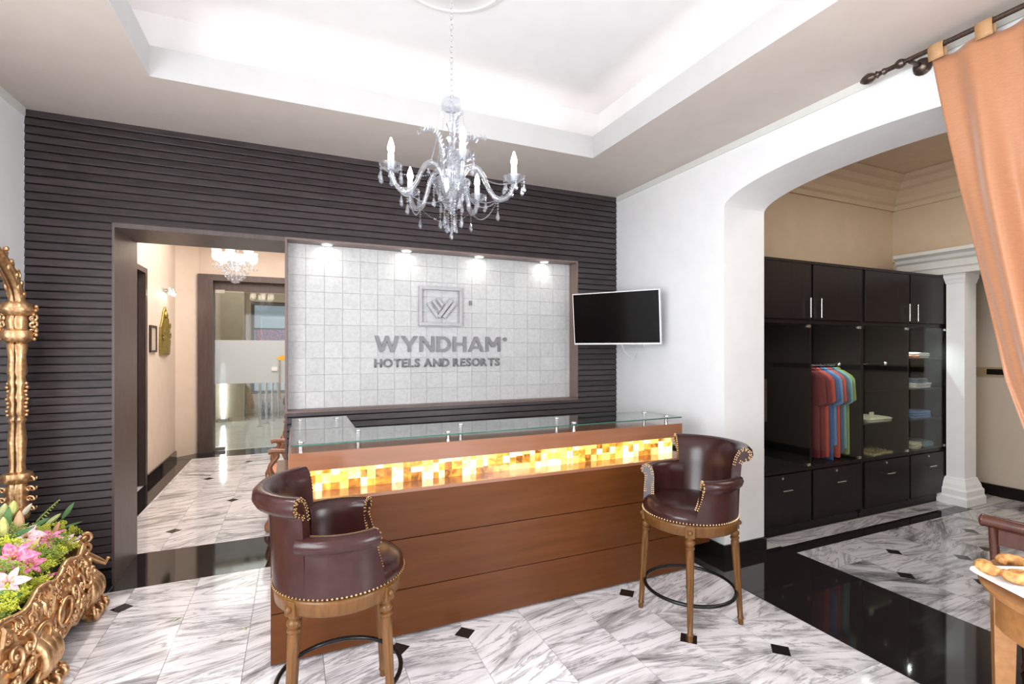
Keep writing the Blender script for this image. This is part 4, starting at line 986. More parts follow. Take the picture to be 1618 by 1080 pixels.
folded(6.07, 3.12, 1.243, .26, .26, .045, 'cloth_greyblue', 'grey folded shirt lying on top of a white one', .1, 4)
folded(6.06, 3.12, .872, .34, .30, .075, 'cloth_light_blue', 'light blue folded shirt on the third shelf', 0, 5)
folded(5.92, 3.06, .566, .18, .22, .06, 'cloth_cream', 'cream folded garment at the cabinet bottom', .2, 6)
folded(6.16, 3.12, .566, .24, .28, .05, 'cloth_greyblue', 'grey blue folded garment at the cabinet bottom', 0, 7)
folded(5.84, 2.99, 1.505, .12, .12, .03, 'cloth_salmon', 'salmon folded garment on the top shelf edge', 0, 2)
folded(5.28, 3.10, .885, .40, .34, .035, 'cloth_cream', 'cream folded shirts laid flat on the shelf below the empty rail', 0, 8)
cd = MB().prism([(0, 0), (.07, 0), (.07, .10), (0, .10)], -.002, .002, 'y'); tag(cd.build('price_card', 'cloth_cream', smooth=False, local=True, loc=None), 'cream card standing on the shelf beside cream shirts', 'card')
bpy.data.objects['price_card'].location = (5.10, 2.96, .886)
for k, (x, y, rz) in enumerate(((5.17, 3.02, .1), (5.36, 3.04, -.08), (5.20, 3.26, .05))):
    t = thing('jewelry_tray', (x, y, .566), ('gold patterned trinket tray at the cabinet bottom, nearest the divider', 'gold patterned trinket tray at the cabinet bottom beside another', 'gold patterned trinket tray at the back of the cabinet bottom')[k], 'tray', 'trinket trays', rz)
    MB().box(-.085, .085, -.1, .1, 0, .02).build('tray_base', 'tray_pattern', t, local=True, smooth=False, bevel=.003)
    tr = MB()
    for i in range(4):
        for j in range(5): tr.ball((-.06 + .04 * i, -.075 + .037 * j, .024), .011, 6, 4, (1, 1, .5))
    stuff(tr.build('trinkets', 'brass', t, local=True))
t = thing('souvenir_stand', (3.66, 3.02, .566), 'small gilded souvenir easel at the bottom of the cabinet next to the arch pier', 'souvenir')
MB().bar((-.05, 0, 0), (0, .02, .26), .012, .012).bar((.06, 0, 0), (0, .02, .26), .012, .012).bar((0, .12, 0), (0, .02, .26), .012, .012).build('easel', 'brass', t, local=True, smooth=False)
MB().box(-.06, .06, -.012, -.004, .02, .17).build('plaque', 'tray_pattern', t, local=True, smooth=False)

# ---- white column
co = thing('column', (6.36, 2.795, 0), 'white square column with stepped moulded base beside the dark cabinet', 'column')
def sq(h0, h1, a0, a1):
    x, y = 6.36, 2.795
    return [(x - a0, y - a0 * .7, h0), (x + a0, y - a0 * .7, h0), (x + a0, y + a0 * .7, h0), (x - a0, y + a0 * .7, h0), (x - a1, y - a1 * .7, h1), (x + a1, y - a1 * .7, h1), (x + a1, y + a1 * .7, h1), (x - a1, y + a1 * .7, h1)]
CF = [(0, 3, 2, 1), (4, 5, 6, 7), (0, 1, 5, 4), (1, 2, 6, 5), (2, 3, 7, 6), (3, 0, 4, 7)]
MB().add(sq(.27, 2.38, .11, .11), CF).build('shaft', 'white_paint', co, False)
bs = MB()
for h0, h1, a0, a1 in ((0, .075, .185, .185), (.075, .095, .185, .172), (.095, .15, .172, .172), (.15, .17, .172, .155), (.17, .205, .155, .147), (.205, .245, .147, .127), (.245, .27, .127, .12)): bs.add(sq(h0, h1, a0, a1), CF)
bs.build('base', 'white_paint', co, False)
tp = MB()
for h0, h1, a0, a1 in ((2.28, 2.31, .115, .122), (2.31, 2.33, .122, .128), (2.33, 2.379, .132, .134)): tp.add(sq(h0, h1, a0, a1), CF)
tp.build('capital', 'white_paint', co, False)

# ================================================================== CURTAIN AND ROD
rod = thing('curtain_rod', (2.88, 1.5, 3.085), 'dark bronze curtain rod with turned finial under the ceiling above the arch', 'curtain rod')
RZc = 3.083
MB().tube([(2.88, 1.60, RZc), (2.88, -.25, RZc)], .0125, 12).build('pole', 'bronze', rod)
MB().lathe([(.014, 0), (.018, .1), (.012, .16), (.014, .3), (.02, .34), (.012, .4), (.022, .5), (.03, .66), (.026, .8), (.012, .94), (.002, 1)], 14, (2.88, 1.585, RZc), (2.88, 1.72, RZc), flute=(6, 9, .86)).build('finial', 'bronze', rod)
MB().lathe([(.017, 0), (.024, .35), (.024, .65), (.017, 1)], 12, (2.88, 1.50, RZc), (2.88, 1.54, RZc)).build('collar', 'bronze', rod)
MB().tube([(2.88, 1.475, RZc - .012), (2.93, 1.475, RZc - .012), (2.985, 1.475, RZc - .012)], .011, 10).lathe([(.042, 0), (.045, .25), (.034, .5), (.036, .7), (.022, 1)], 16, (3.0, 1.475, RZc - .012), (2.955, 1.475, RZc - .012)).build('bracket', 'bronze', rod)
cu = thing('curtain', (2.88, .9, .02), 'copper silk curtain hung by tabs from the rod and swept back from the arch', 'curtain')
EL = [(3.045, 1.392), (2.8, 1.355), (2.36, 1.287), (1.955, 1.215), (1.461, 1.126), (1.192, 1.045), (1.12, .85), (1.05, .55), (.98, .20), (.8, .10), (.5, .12), (.02, .14)]
ER = [(3.045, -.15), (2.36, .02), (1.6, .10), (1.192, .02), (.98, -.05), (.8, -.12), (.5, -.18), (.02, -.22)]
def interp(T, z):
    for (z1, y1), (z0, y0) in zip(T[:-1], T[1:]):
        if z >= z0: return y0 + (y1 - y0) * (z - z0) / (z1 - z0)
    return T[-1][1]
def cfn(u_, v_):
    z = 3.045 - v_ * 3.02; l_, r_ = interp(EL, z), interp(ER, z); y = l_ + (r_ - l_) * u_
    wid = (l_ - r_); amp = .028 + .026 * (1 - min(1, wid / 1.5)) 
    fold = math.sin(u_ * 2 * PI * 6.2 + .7 + .35 * math.sin(4 * z)) + .35 * math.sin(u_ * 2 * PI * 13 + z)
    dip = 0
    if v_ < .02: dip = -.018 * (1 - math.cos(2 * PI * u_ * 8.4)) / 2
    return (2.895 + amp * fold * (.35 + .65 * min(1, v_ * 6)), y, z + dip)
MB().grid(cfn, 150, 90).build('drape', 'curtain_silk', cu, solid=.004, angle=3.1)
for i in range(9):
    y1 = 1.392 - i * .1836; y0 = y1 - .062
    pr = [(2.905, 3.035), (2.900, 3.07), (2.893, 3.094), (2.882, 3.099), (2.868, 3.095), (2.862, 3.078), (2.868, 3.04), (2.872, 3.02)]
    if y0 < -.2: break
    MB().grid(lambda u_, v_: (pr[int(u_ * 7 + .5)][0], y0 + (y1 - y0) * v_, pr[int(u_ * 7 + .5)][1]), 8, 3).build('tab', 'curtain_tab', cu, solid=.003)
MB().tube([(2.84 + .06 * math.cos(a) + .06, .07 + .14 * math.sin(a), .99 + .02 * math.sin(a)) for a in [2 * PI * i / 24 for i in range(24)]], .014, 8, closed=True).build('tie_back', 'curtain_tab', cu)

# ================================================================== ROUND TABLE, PLATE, PASTRIES, CHAIR
TXc, TYc, TR_, TZ = 2.53, .615, .41, .76
tb = thing('round_table', (TXc, TYc, 0), 'round light-brown wooden table with square legs holding a plate of pastries', 'table')
MB().lathe([(.0, TZ - .03), (TR_ - .02, TZ - .03), (TR_ - .004, TZ - .024), (TR_, TZ - .012), (TR_ - .004, TZ - .003), (TR_ - .014, TZ), (.0, TZ)], 64, (TXc, TYc, 0)).build('table_top', 'oak_wood', tb, angle=.5)
def ap(u_, v_):
    a = 2 * PI * v_; r_ = (.355, .375, .375, .355)[int(u_ * 3 + .5)]; z_ = (TZ - .031, TZ - .031, TZ - .15, TZ - .15)[int(u_ * 3 + .5)]; return (TXc + r_ * math.cos(a), TYc + r_ * math.sin(a), z_)
MB().grid(ap, 4, 64, cv=True).build('apron', 'oak_wood', tb, angle=.5)
for k in range(4):
    a = math.radians(122 + 90 * k); c = Vector((TXc + .345 * math.cos(a), TYc + .345 * math.sin(a), 0)); d = Vector((math.cos(a), math.sin(a), 0)); e = Vector((-d.y, d.x, 0))
    q = []
    for z_, s_ in ((0, .020), (TZ - .031, .032)):
        for i, j in ((-1, -1), (1, -1), (1, 1), (-1, 1)): q.append(c + d * i * s_ + e * j * s_ + Vector((0, 0, z_)))
    MB().add(q, CF).build('leg', 'oak_wood', tb, False, .003)
pl = thing('plate', (2.352, .80, TZ), 'white square plate with raised rim on the round table', 'plate', rz=math.atan2(-.45, .89))
def pf(u_, v_):
    a = 2 * PI * v_; cx_, sy_ = math.cos(a), math.sin(a); ex = .32
    px_, py_ = math.copysign(abs(cx_) ** ex, cx_), math.copysign(abs(sy_) ** ex, sy_)
    k = int(u_ * 6 + .5); r_ = (.0, .092, .098, .15, .152, .105, .09)[k]; z_ = (.006, .006, .008, .030, .026, .001, 0)[k]
    return (px_ * r_, py_ * r_, z_)
MB().grid(pf, 7, 48, cv=True).build('dish', 'white_ceramic', pl, local=True)
def pastry(x, y, r, R, rz, name, label, arc=5.2, twist=True):
    p = thing(name, (x, y, TZ + .0075), label, 'pastry', 'pastries on the plate', rz)
    n = 22; path = []; rad = []
    for i in range(n):
        a = -arc / 2 + arc * i / (n - 1); path.append((R * math.cos(a), R * math.sin(a), r)); t_ = i / (n - 1); rad.append(r * (.35 + .65 * math.sin(PI * t_) ** .6) * (1 + (.06 * math.sin(i * 1.9) if twist else 0)))
    MB().tube(path, rad, 12).build('dough', 'pastry', p, local=True)
    return p
def W_pl(px, py): v = atZ(px, py, TZ + .03); return v.x, v.y
a = W_pl(1567, 897); pastry(a[0], a[1], .024, .026, 2.4, 'croissant', 'plain golden croissant on the tip of the white plate', 4.2)
a = W_pl(1601, 887); pastry(a[0], a[1], .020, .034, .6, 'croissant', 'curved golden croissant at the back of the white plate', 4.4)
a = W_pl(1606, 908); pastry(a[0], a[1], .021, .030, 4.4, 'bagel', 'glazed golden ring roll at the front of the white plate', 6.0)
# dark cherry chair behind the table, backrest towards the camera
chx = thing('side_chair', (3.13, .99, 0), 'dark cherry wood chair with rolled top rail standing in the archway behind the round table', 'chair', rz=.10)
Lc = lambda mb, n, m, **k: mb.build(n, m, chx, local=True, **k)
for sy in (-1, 1):
    Lc(MB().tube([(-.15, sy * .19, .0), (-.17, sy * .19, .25), (-.165, sy * .19, .45), (-.18, sy * .19, .62), (-.215, sy * .19, .80)], [.014, .017, .02, .019, .017], 8), 'stile', 'cherry_wood')
    Lc(MB().lathe([(.012, 0), (.02, .04), (.014, .1), (.02, .5), (.024, .62), (.016, .66), (.026, .72), (.018, .8), (.022, 1)], 14, (.20, sy * .185, 0), (.20, sy * .185, .42)), 'front_leg', 'cherry_wood')
    Lc(MB().ball((-.218, sy * .222, .815), .03, 12, 8, (.95, .5, .95)), 'roll_cap', 'cherry_wood')
Lc(MB().tube([(-.218, -.22, .815), (-.218, .22, .815)], .027, 14), 'top_rail', 'cherry_wood')
Lc(MB().box(-.212, -.196, -.175, .175, .715, .785), 'back_panel', 'cherry_wood', smooth=False, bevel=.004)
Lc(MB().box(-.192, -.176, -.175, .175, .60, .67), 'back_panel', 'cherry_wood', smooth=False, bevel=.004)
Lc(MB().prism([(-.17, -.20), (.22, -.215), (.22, .215), (-.17, .20)], .42, .455, 'z'), 'seat', 'cherry_wood', smooth=False, bevel=.008)

# ================================================================== CARVED ARMCHAIRS IN THE HALL
def armchair(label):
    t = thing('carved_armchair', (0, 0, 0), label, 'armchair', 'carved armchairs in the hall')
    L = lambda mb, n, m, **k: mb.build(n, m, t, local=True, **k)     # faces -x
    for sy in (-1, 1):
        L(MB().tube(*smooth_path([(-.235, sy * .25, .03), (-.245, sy * .25, .06), (-.215, sy * .25, .13), (-.215, sy * .25, .22), (-.245, sy * .25, .33), (-.255, sy * .25, .40), (-.23, sy * .25, .44)], [.030, .026, .016, .02, .032, .036, .034]), 10).ball((-.24, sy * .25, .03), .03, 10, 6), 'front_leg', 'carved_wood')
        L(MB().tube([(.27, sy * .22, 0), (.25, sy * .22, .2), (.22, sy * .22, .44)], [.016, .02, .024], 8), 'rear_leg', 'carved_wood')
        L(MB().tube(*smooth_path([(-.17, sy * .26, .45), (-.215, sy * .265, .51), (-.225, sy * .27, .57), (-.195, sy * .27, .62), (-.165, sy * .27, .66), (-.18, sy * .27, .70)], [.022, .027, .02, .02, .019, .02]), 8)
          .tube([(-.24, sy * .27, .698), (-.21, sy * .27, .708), (-.1, sy * .268, .698), (.08, sy * .25, .70), (.2, sy * .23, .72)], [.02, .024, .02, .018, .018], 8), 'arm', 'carved_wood')
        L(MB().tube([(.22, sy * .22, .44), (.24, sy * .215, .7), (.30, sy * .19, 1.0)], [.022, .02, .02], 8), 'back_post', 'carved_wood')
    L(MB().tube([(.30, -.19, 1.0), (.31, -.1, 1.05), (.315, 0, 1.075), (.31, .1, 1.05), (.30, .19, 1.0)], [.02, .024, .03, .024, .02], 8), 'crest_rail', 'carved_wood')
    L(MB().prism([(-.26, -.27), (.22, -.235), (.22, .235), (-.26, .27)], .40, .45, 'z'), 'seat_rail', 'carved_wood', smooth=False, bevel=.008)
    L(MB().prism([(-.24, -.25), (.20, -.215), (.20, .215), (-.24, .25)], .451, .50, 'z'), 'seat_cushion', 'salmon_fabric', smooth=False, bevel=.02)
    L(MB().add([(.205, -.19, .55), (.205, .19, .55), (.275, .17, .99), (.275, -.17, .99), (.235, -.19, .55), (.235, .19, .55), (.30, .17, .99), (.30, -.17, .99)], CF), 'back_cushion', 'salmon_fabric', smooth=False, bevel=.012)
    return t
a1 = armchair('carved wooden armchair with salmon seat beside the opening, just behind the slatted wall'); a1.location = (.02, 5.03, 0)
a2 = copy_tree(a1); a2['label'] = 'carved wooden armchair with salmon seat deeper in the hall toward the glass door'; a2.location = (.10, 7.0, 0)

# ================================================================== HALL WALL PIECES
t = thing('wall_lamp', (-1.625, 7.95, 2.38), 'small two-head chrome wall lamp above the gilded relief', 'lamp')
MB().box(-1.625, -1.605, 7.80, 8.10, 2.38, 2.42).build('bar', 'chrome', t, False, .004)
for y in (7.85, 8.05):
    h = MB().tube([(-1.605, y, 2.40), (-1.55, y, 2.41)], .008, 8).lathe([(.018, 0), (.03, .6), (.034, 1)], 12, (-1.55, y, 2.42), (-1.535, y, 2.355)).build('head', 'chrome', t)
    MB().ball((-1.534, y, 2.352), .026, 8, 6).build('bulb', 'spot_glow', h)
    lamp('wall_lamp_light', 'SPOT', (-1.53, y, 2.34), 7, (1, .95, .85), (0, math.radians(-12), 0), spot=1.9, blend=.8, radius=.02)
rl = thing('gilded_relief', (-1.625, 7.93, 1.52), 'gilded arched wall relief under the wall lamp in the hall', 'relief')
outl = [(7.68, 1.52), (8.18, 1.52), (8.20, 1.62), (8.18, 1.88), (8.08, 1.99), (8.02, 2.10), (7.93, 2.17), (7.84, 2.10), (7.78, 1.99), (7.68, 1.88), (7.66, 1.62)]
MB().prism(outl, -1.625, -1.60, 'x').build('panel', 'relief_gold', rl, False, .006)
MB().ball((-1.598, 7.93, 2.05), .055, 12, 8, (.45, 1, 1)).grid(lambda u_, v_: (-1.60 + .035 * math.sin(PI * v_) , 7.93 + (v_ - .5) * (.16 + .22 * (1 - u_)), 1.54 + .47 * u_), 8, 9).build('figure', 'relief_gold', rl)
sc = MB()
for i in range(14):
    y = 7.72 + random.random() * .42; z = 1.57 + random.random() * .38; sc.tube(spiral((-1.592, y, z), (0, 1, 0), (0, 0, 1), .012, .045, random.random() * 6, 1.1, 12), .008, 6)
stuff(sc.build('ornament', 'relief_gold', rl))
pf_ = thing('picture_frame', (-1.625, 7.32, 1.55), 'small dark framed picture on the cream wall beside the gilded relief', 'picture')
MB().box(-1.625, -1.60, 7.20, 7.48, 1.56, 1.585).box(-1.625, -1.60, 7.20, 7.48, 1.865, 1.89).box(-1.625, -1.60, 7.20, 7.225, 1.585, 1.865).box(-1.625, -1.60, 7.455, 7.48, 1.585, 1.865).build('frame', 'bronze', pf_, False, .003)
MB().box(-1.625, -1.612, 7.225, 7.455, 1.585, 1.865).build('print', 'panel_beige', pf_, False)
# lobby things seen through the glass door
for k in range(4):
    x, y = -.67 + .10 * k, 11.3 + .42 * k
    t = thing('steel_post', (x, y, 0), 'slim stainless steel post standing on the lobby floor behind the glass door', 'post', 'steel posts behind the glass door')
    MB().lathe([(.06, 0), (.06, .012), (.028, .016), (.028, 1.0), (.024, 1.01)], 14, (x, y, 0)).build('shaft', 'satin_nickel', t)
    MB().ball((x, y, 1.03), .035, 10, 7).build('cap', 'chrome', t)
pc = thing('painting', (-.32, 12.84, 1.6), 'dark blue and red painting at the far lobby wall seen through the glass door', 'painting')
MB().box(-.86, .14, 12.80, 12.85, 1.35, 2.05).build('canvas', 'painting', pc, False, .004)
MB().box(-.90, .18, 12.82, 12.86, 1.31, 1.35).box(-.90, .18, 12.82, 12.86, 2.05, 2.09).build('frame', 'espresso', pc, False)
ul = thing('wall_uplight', (-1.45, 12.36, 0), 'white upright light fixture at the taupe pier behind the glass door', 'light fixture')
MB().box(-1.55, -1.35, 12.30, 12.40, 0, .08).build('housing', 'satin_nickel', ul, False, .005)
MB().lathe([(.03, .08), (.05, .3), (.06, .7), (.055, 1.15), (.02, 1.3)], 12, (-1.45, 12.35, 0)).build('diffuser', 'uplight_glow', ul)
for k in range(4):
    x = -.66 + .55 * k; t = thing('potted_shrub', (x, 12.55, 0), 'dark green potted shrub under the far lobby window', 'plant', 'potted shrubs under the lobby window')
    MB().lathe([(.10, 0), (.13, .24), (.14, .25), (.12, .25), (.11, .2)], 14, (x, 12.55, 0)).build('pot', 'espresso', t)
    f = MB()
    for i in range(60):
        a, e, r_ = random.uniform(0, 2 * PI), random.uniform(.2, 1.3), random.uniform(.12, .24)
        p = Vector((x, 12.55, .24)); q = p + Vector((math.cos(a) * math.cos(e), math.sin(a) * math.cos(e) * .7, math.sin(e))) * r_
        s_ = Vector((-math.sin(a), math.cos(a), 0)) * .018; f.add([p, (p + q) / 2 + s_, q, (p + q) / 2 - s_], [(0, 1, 2, 3)])
    f.build('foliage', 'hedge', t, False)

# ================================================================== GILDED MIRROR ON THE LEFT WALL
MY0, MY1, MGX = 2.49, 3.89, -1.545
mr = thing('gilded_mirror', (XL, 3.19, .6), 'tall gilded rococo mirror with turned side posts on the white wall above the flowers', 'mirror')
mc = (MY0 + MY1) / 2; mh = (MY1 - MY0) / 2
top = [(mc + mh * math.cos(PI * i / 24), 1.86 + .34 * math.sin(PI * i / 24) ** 1.15) for i in range(25)]
MB().prism([(MY1, .64)] + top + [(MY0, .64)], XL + .002, MGX, 'x').build('backing', 'gold', mr, False)
MB().prism([(MY1 - .002, .645)] + top + [(MY0 + .002, .645)], MGX, MGX + .002, 'x').build('glass', 'mirror', mr, False)
pp = [(.03, .56), (.045, .57), (.05, .60), (.036, .62), (.045, .66), (.036, .70), (.044, .74), (.034, .785), (.058, .80), (.066, .825), (.058, .85), (.03, .86), (.026, .9), (.034, 1.05), (.024, 1.15), (.034, 1.17), (.018, 1.19), (.03, 1.22), (.022, 1.27), (.034, 1.31), (.022, 1.36), (.033, 1.40), (.026, 1.43), (.036, 1.46), (.030, 1.55), (.038, 1.625), (.03, 1.635), (.056, 1.65), (.064, 1.675), (.058, 1.71), (.034, 1.722), (.04, 1.76), (.034, 1.80), (.058, 1.812), (.066, 1.84), (.056, 1.875), (.03, 1.89), (.02, 1.92)]
for sgn in (1, -1):
    yc = MY1 + .037 if sgn > 0 else MY0 - .037
    po = MB().lathe(pp, 16, (-1.532, yc, 0)).build('side_post', 'gold', mr)
    br_ = MB()
    for z0 in (.60, .66, .72, .78): 
        for q in (-1, 1): br_.tube(spiral((-1.492 + .012, yc + .016 * q, z0 + .03), (1, 0, 0), (0, 0, 1), .006, .022, q, .9 * q, 12), .006, 6)
    for z0 in (1.71, 1.75, 1.79, 1.84): br_.tube(spiral((-1.475, yc + .01, z0), (.8, .6, 0), (0, 0, 1), .006, .024, 1, 1.0, 12), .007, 6)
    for i in range(9): br_.ball((-1.468 + .01 * math.sin(i), yc + .012, 1.66 + .025 * i), .012, 7, 5)
    for i in range(9): br_.ball((-1.50 + .004 * math.sin(2 * i), yc, 1.20 + .024 * i), .011, 7, 5)
    stuff(br_.build('carving', 'gold', po))
crp = [(MGX + .01, mc + (mh + .03) * math.cos(PI * i / 36), 1.89 + .36 * math.sin(PI * i / 36) ** 1.15) for i in range(37)]
cr = MB().tube(crp, .03, 10).build('crest', 'gold', mr)
cl = MB()
for i in range(1, 37, 2):
    p = Vector(crp[i]); cl.tube(spiral(p + Vector((.02, 0, .012)), (0, 1, 0), (0, 0, 1), .006, .034, i * 1.3, 1.2, 14), .009, 6); cl.ball(p + Vector((.026, random.uniform(-.02, .02), random.uniform(0, .04))), .015, 7, 5)
stuff(cl.build('crest_carving', 'gold', cr))
MB().tube([(MGX + .01, y, .62) for y in (MY0 - .04, mc, MY1 + .04)], .035, 10).build('sill_rail', 'gold', mr)

# ================================================================== GILDED PLANTER
PC, PH = 3.06, .74
gp_ = thing('gilded_planter', (-1.35, PC, 0), 'ornate gilded rococo planter console full of lilies standing against the left wall', 'planter')
def Xf(y, z):
    q = (y - PC) / PH
    return -1.185 + .055 * (1 - q * q) + .05 * math.sin(PI * max(0, min(1, z / .46))) - .09 * max(0, abs(q) - .86) / .14
def zb(y):
    q = (y - PC) / PH; return .15 + .06 * math.cos(q * 2 * PI * 1.02) * .6 + .02 * math.cos(q * 18)
def zr(y):
    q = (y - PC) / PH; return .44 + .016 * math.cos(q * 14) - .02 * q * q
def bf(u_, v_):
    y = PC - PH + 2 * PH * u_; z = zb(y) + (zr(y) - zb(y)) * v_; return (Xf(y, z) + .006 * math.sin(40 * y) * math.sin(30 * z), y, z)
bd = MB().grid(bf, 60, 14)
bd.grid(lambda u_, v_: (XL + .004 + (Xf(PC + PH, zb(PC + PH) + .3 * v_) - XL) * u_, PC + PH, zb(PC + PH) + (zr(PC + PH) - zb(PC + PH)) * v_), 5, 6)
bd.grid(lambda u_, v_: (XL + .004 + (Xf(PC - PH, zb(PC - PH) + .3 * v_) - XL) * u_, PC - PH, zb(PC - PH) + (zr(PC - PH) - zb(PC - PH)) * v_), 5, 6)
body = bd.build('basin', 'gold', gp_, solid=.008, angle=1.2)
MB().prism([(XL + .01, PC - PH + .02)] + [(Xf(y, .34) - .02, y) for y in [PC - PH + .02 + (2 * PH - .04) * i / 12 for i in range(13)]] + [(XL + .01, PC + PH - .02)], .30, .345, 'z').build('soil', 'soil_dark', gp_, False)
def on(y, z, out=.01): return Vector((Xf(y, z) + out, y, z))
def scroll(mb, y, z, r0, r1, a0, turns, rad, out=.012):
    pts = spiral((0, y, z), (0, 1, 0), (0, 0, 1), r0, r1, a0, turns, 20)
    mb.tube([Vector((Xf(p.y, p.z) + out, p.y, p.z)) for p in pts], [rad * (.6 + .5 * i / 19) for i in range(20)], 7)
    mb.ball(on(y, z, out), r0 * 1.5 + .003, 8, 5)
rc = random.Random(3)
rim = MB().tube([on(y, zr(y), .004) for y in [PC - PH + 2 * PH * i / 50 for i in range(51)]], .014, 8); rim.build('rim', 'gold', body)
ed = MB().tube([on(y, zb(y), .006) for y in [PC - PH + 2 * PH * i / 60 for i in range(61)]], .013, 8); ed.build('lower_moulding', 'gold', body)
# big C-scrolls and shells
big = MB()
for y in (3.62, 3.38, 2.78, 2.52):
    for s_ in (-1, 1):
        scroll(big, y + .05 * s_, .30, .008, .062, s_ * 1.2, 1.15 * s_, .011, .018)
        scroll(big, y + .06 * s_, .20, .006, .042, s_ * 2.2, 1.2 * s_, .010, .018)
for y0 in (3.20, 2.94):
    pts = [on(y0 + .085 * math.cos(a) * (1 if y0 > PC else 1), .265 + .055 * math.sin(a) + .12 * (.085 * math.cos(a)), .014) for a in [2 * PI * i / 28 for i in range(28)]]
    big.tube(pts, .010, 8, closed=True)
stuff(big.build('scroll_carving', 'gold', body))
sm = MB()
for i in range(90):
    y = PC - PH * .97 + 2 * PH * .97 * rc.random(); z = zb(y) + .02 + (zr(y) - zb(y) - .03) * rc.random()
    if any(abs(y - q) < .07 and abs(z - .265) < .045 for q in (3.20, 2.94)): continue
    k = rc.choice((-1, 1)); scroll(sm, y, z, .003, rc.uniform(.014, .032), rc.uniform(0, 6), rc.uniform(.7, 1.2) * k, rc.uniform(.005, .009), .010)
for i in range(120):
    y = PC - PH + 2 * PH * rc.random(); z = zr(y) - rc.uniform(-.012, .08)
    sm.ball(on(y, z, .010), rc.uniform(.006, .013), 6, 4, (1, 1.3, .8))
stuff(sm.build('fine_carving', 'gold', body))
lv = MB()
for i in range(60):
    y = PC - PH + 2 * PH * rc.random(); z = zr(y) - rc.uniform(-.02, .05); d = rc.uniform(-.9, .9); p = on(y, z, .004); k = rc.uniform(.6, 1.5)
    lv.tube([p, p + Vector((.014, d * .02, -.02)) * k, p + Vector((.018, d * .05, -.05)) * k, p + Vector((.010, d * .08, -.075)) * k], [.004, .010 * k, .008 * k, .002], 6)
for i in range(44):
    y = PC - PH + 2 * PH * (i + .5) / 44; z = zb(y) + .012; d = rc.uniform(-.7, .7); p = on(y, z, .008)
    lv.tube([p, p + Vector((.012, d * .02, .02)), p + Vector((.010, d * .05, .05))], [.004, .010, .002], 6)
stuff(lv.build('acanthus_carving', 'gold', body))
# scrolled feet
for y, yo in ((3.70, 1), (2.98, 1), (2.42, -1)):
    x0 = Xf(y, .15)
    f = MB()
    for dy in (-.045, 0, .045):
        f.tube(*smooth_path([(x0 - .02, y + dy, .26), (x0 + .03, y + dy * 1.1, .20), (x0 + .035, y + dy * 1.3, .13), (x0 - .005, y + dy * 1.2, .07), (x0 + .01, y + dy * 1.4, .025), (x0 + .05, y + dy * 1.6, .022), (x0 + .066, y + dy * 1.6, .045), (x0 + .05, y + dy * 1.6, .062), (x0 + .034, y + dy * 1.6, .05)], [.03, .032, .028, .022, .021, .020, .017, .013, .008]), 10)
    for s_ in (-1, 1):
        f.tube(spiral((x0 + .022, y + .085 * s_, .10), (0, 1, 0), (.2, 0, 1), .008, .058, .8 * s_, 1.25 * s_, 20), .012, 7)
        f.tube(spiral((x0 + .04, y + .07 * s_, .045), (.6, .8 * s_, 0), (0, 0, 1), .006, .036, .3, 1.2, 16), .011, 7)
    f.build('foot', 'gold', gp_)
MB().box(XL + .005, XL + .05, 2.4, 2.5, 0, .2).box(XL + .005, XL + .05, 3.6, 3.7, 0, .2).build('rear_foot', 'gold', gp_, False)
# corner volutes reaching out at the far end
v = MB()
for z, r1, a0 in ((.44, .034, 0), (.375, .04, 2), (.24, .05, 4), (.13, .055, 1)):
    v.tube(spiral((Xf(3.78, .2) + .03, 3.80, z), (.75, .6, 0), (0, 0, 1), .006, r1, a0, 1.35, 20), .011, 7)
v.tube([(Xf(3.74, .3), 3.76, .36), (Xf(3.74, .3) + .05, 3.80, .30), (Xf(3.74, .3) + .085, 3.82, .27), (Xf(3.74, .3) + .10, 3.82, .30)], [.02, .02, .015, .009], 8)
stuff(v.build('corner_volute', 'gold', body))

# ================================================================== FLOWERS IN THE PLANTER
camv = Vector((0, 0, 1.6))
def at_flower(px, py, X): p = atX(px, py, X); return p
def petal(mb, L, w, curl, ax, rad, c, h0=.0):
    side = ax.cross(rad).normalized()
    def fn(u_, v_):
        t = u_; ww = w * (math.sin(PI * min(1, t * .92 + .06)) ** .8) * (1 - .25 * t)
        r_ = .006 + L * (.55 * t + .35 * t * t) ; hh = h0 + L * (.75 * t - curl * t * t)
        s_ = (v_ - .5) * 2
        return c + ax * (hh - .12 * ww * (1 - s_ * s_) * 0 + abs(s_) * ww * .25) + rad * r_ + side * s_ * ww
    mb.grid(fn, 8, 5)
RF = random.Random(11)
def stem_to(mb, p):
    b_ = Vector((min(-1.24, max(-1.5, p.x - .05)), max(2.45, min(3.72, p.y + RF.uniform(-.05, .05))), .345)); mb.tube([b_, b_.lerp(p, .6) + Vector((-.01, 0, .01)), p], [.005, .004, .003], 6)
def lily(px, py, X, size, mat, label, up=.7, grp=None):
    p = at_flower(px, py, X); t = thing('lily_flower', p, label, 'flower', grp)
    ax = ((camv - p).normalized() + Vector((RF.uniform(-.5, .5), RF.uniform(-.5, .5), up))).normalized(); u_, w_ = frame_from(ax)
    for k in range(6):
        a = 2 * PI * k / 6 + RF.uniform(-.15, .15); rad = u_ * math.cos(a) + w_ * math.sin(a); mb = MB()
        petal(mb, size * RF.uniform(.9, 1.08), size * (.30 if k % 2 else .23), RF.uniform(.5, .85), ax, rad, p); mb.build('petal', mat, t, solid=.0012, angle=3)
    s_ = MB()
    for k in range(5):
        a = 2 * PI * k / 5; rad = u_ * math.cos(a) + w_ * math.sin(a); e = p + ax * size * .6 + rad * size * .22; s_.tube([p, p + ax * size * .35 + rad * .004, e], .0012, 4); s_.ball(e, .004, 6, 4)
    s_.build('stamens', 'orange_leaf', t)
    m_ = MB(); stem_to(m_, p); m_.build('stem', 'leaf_green', t)
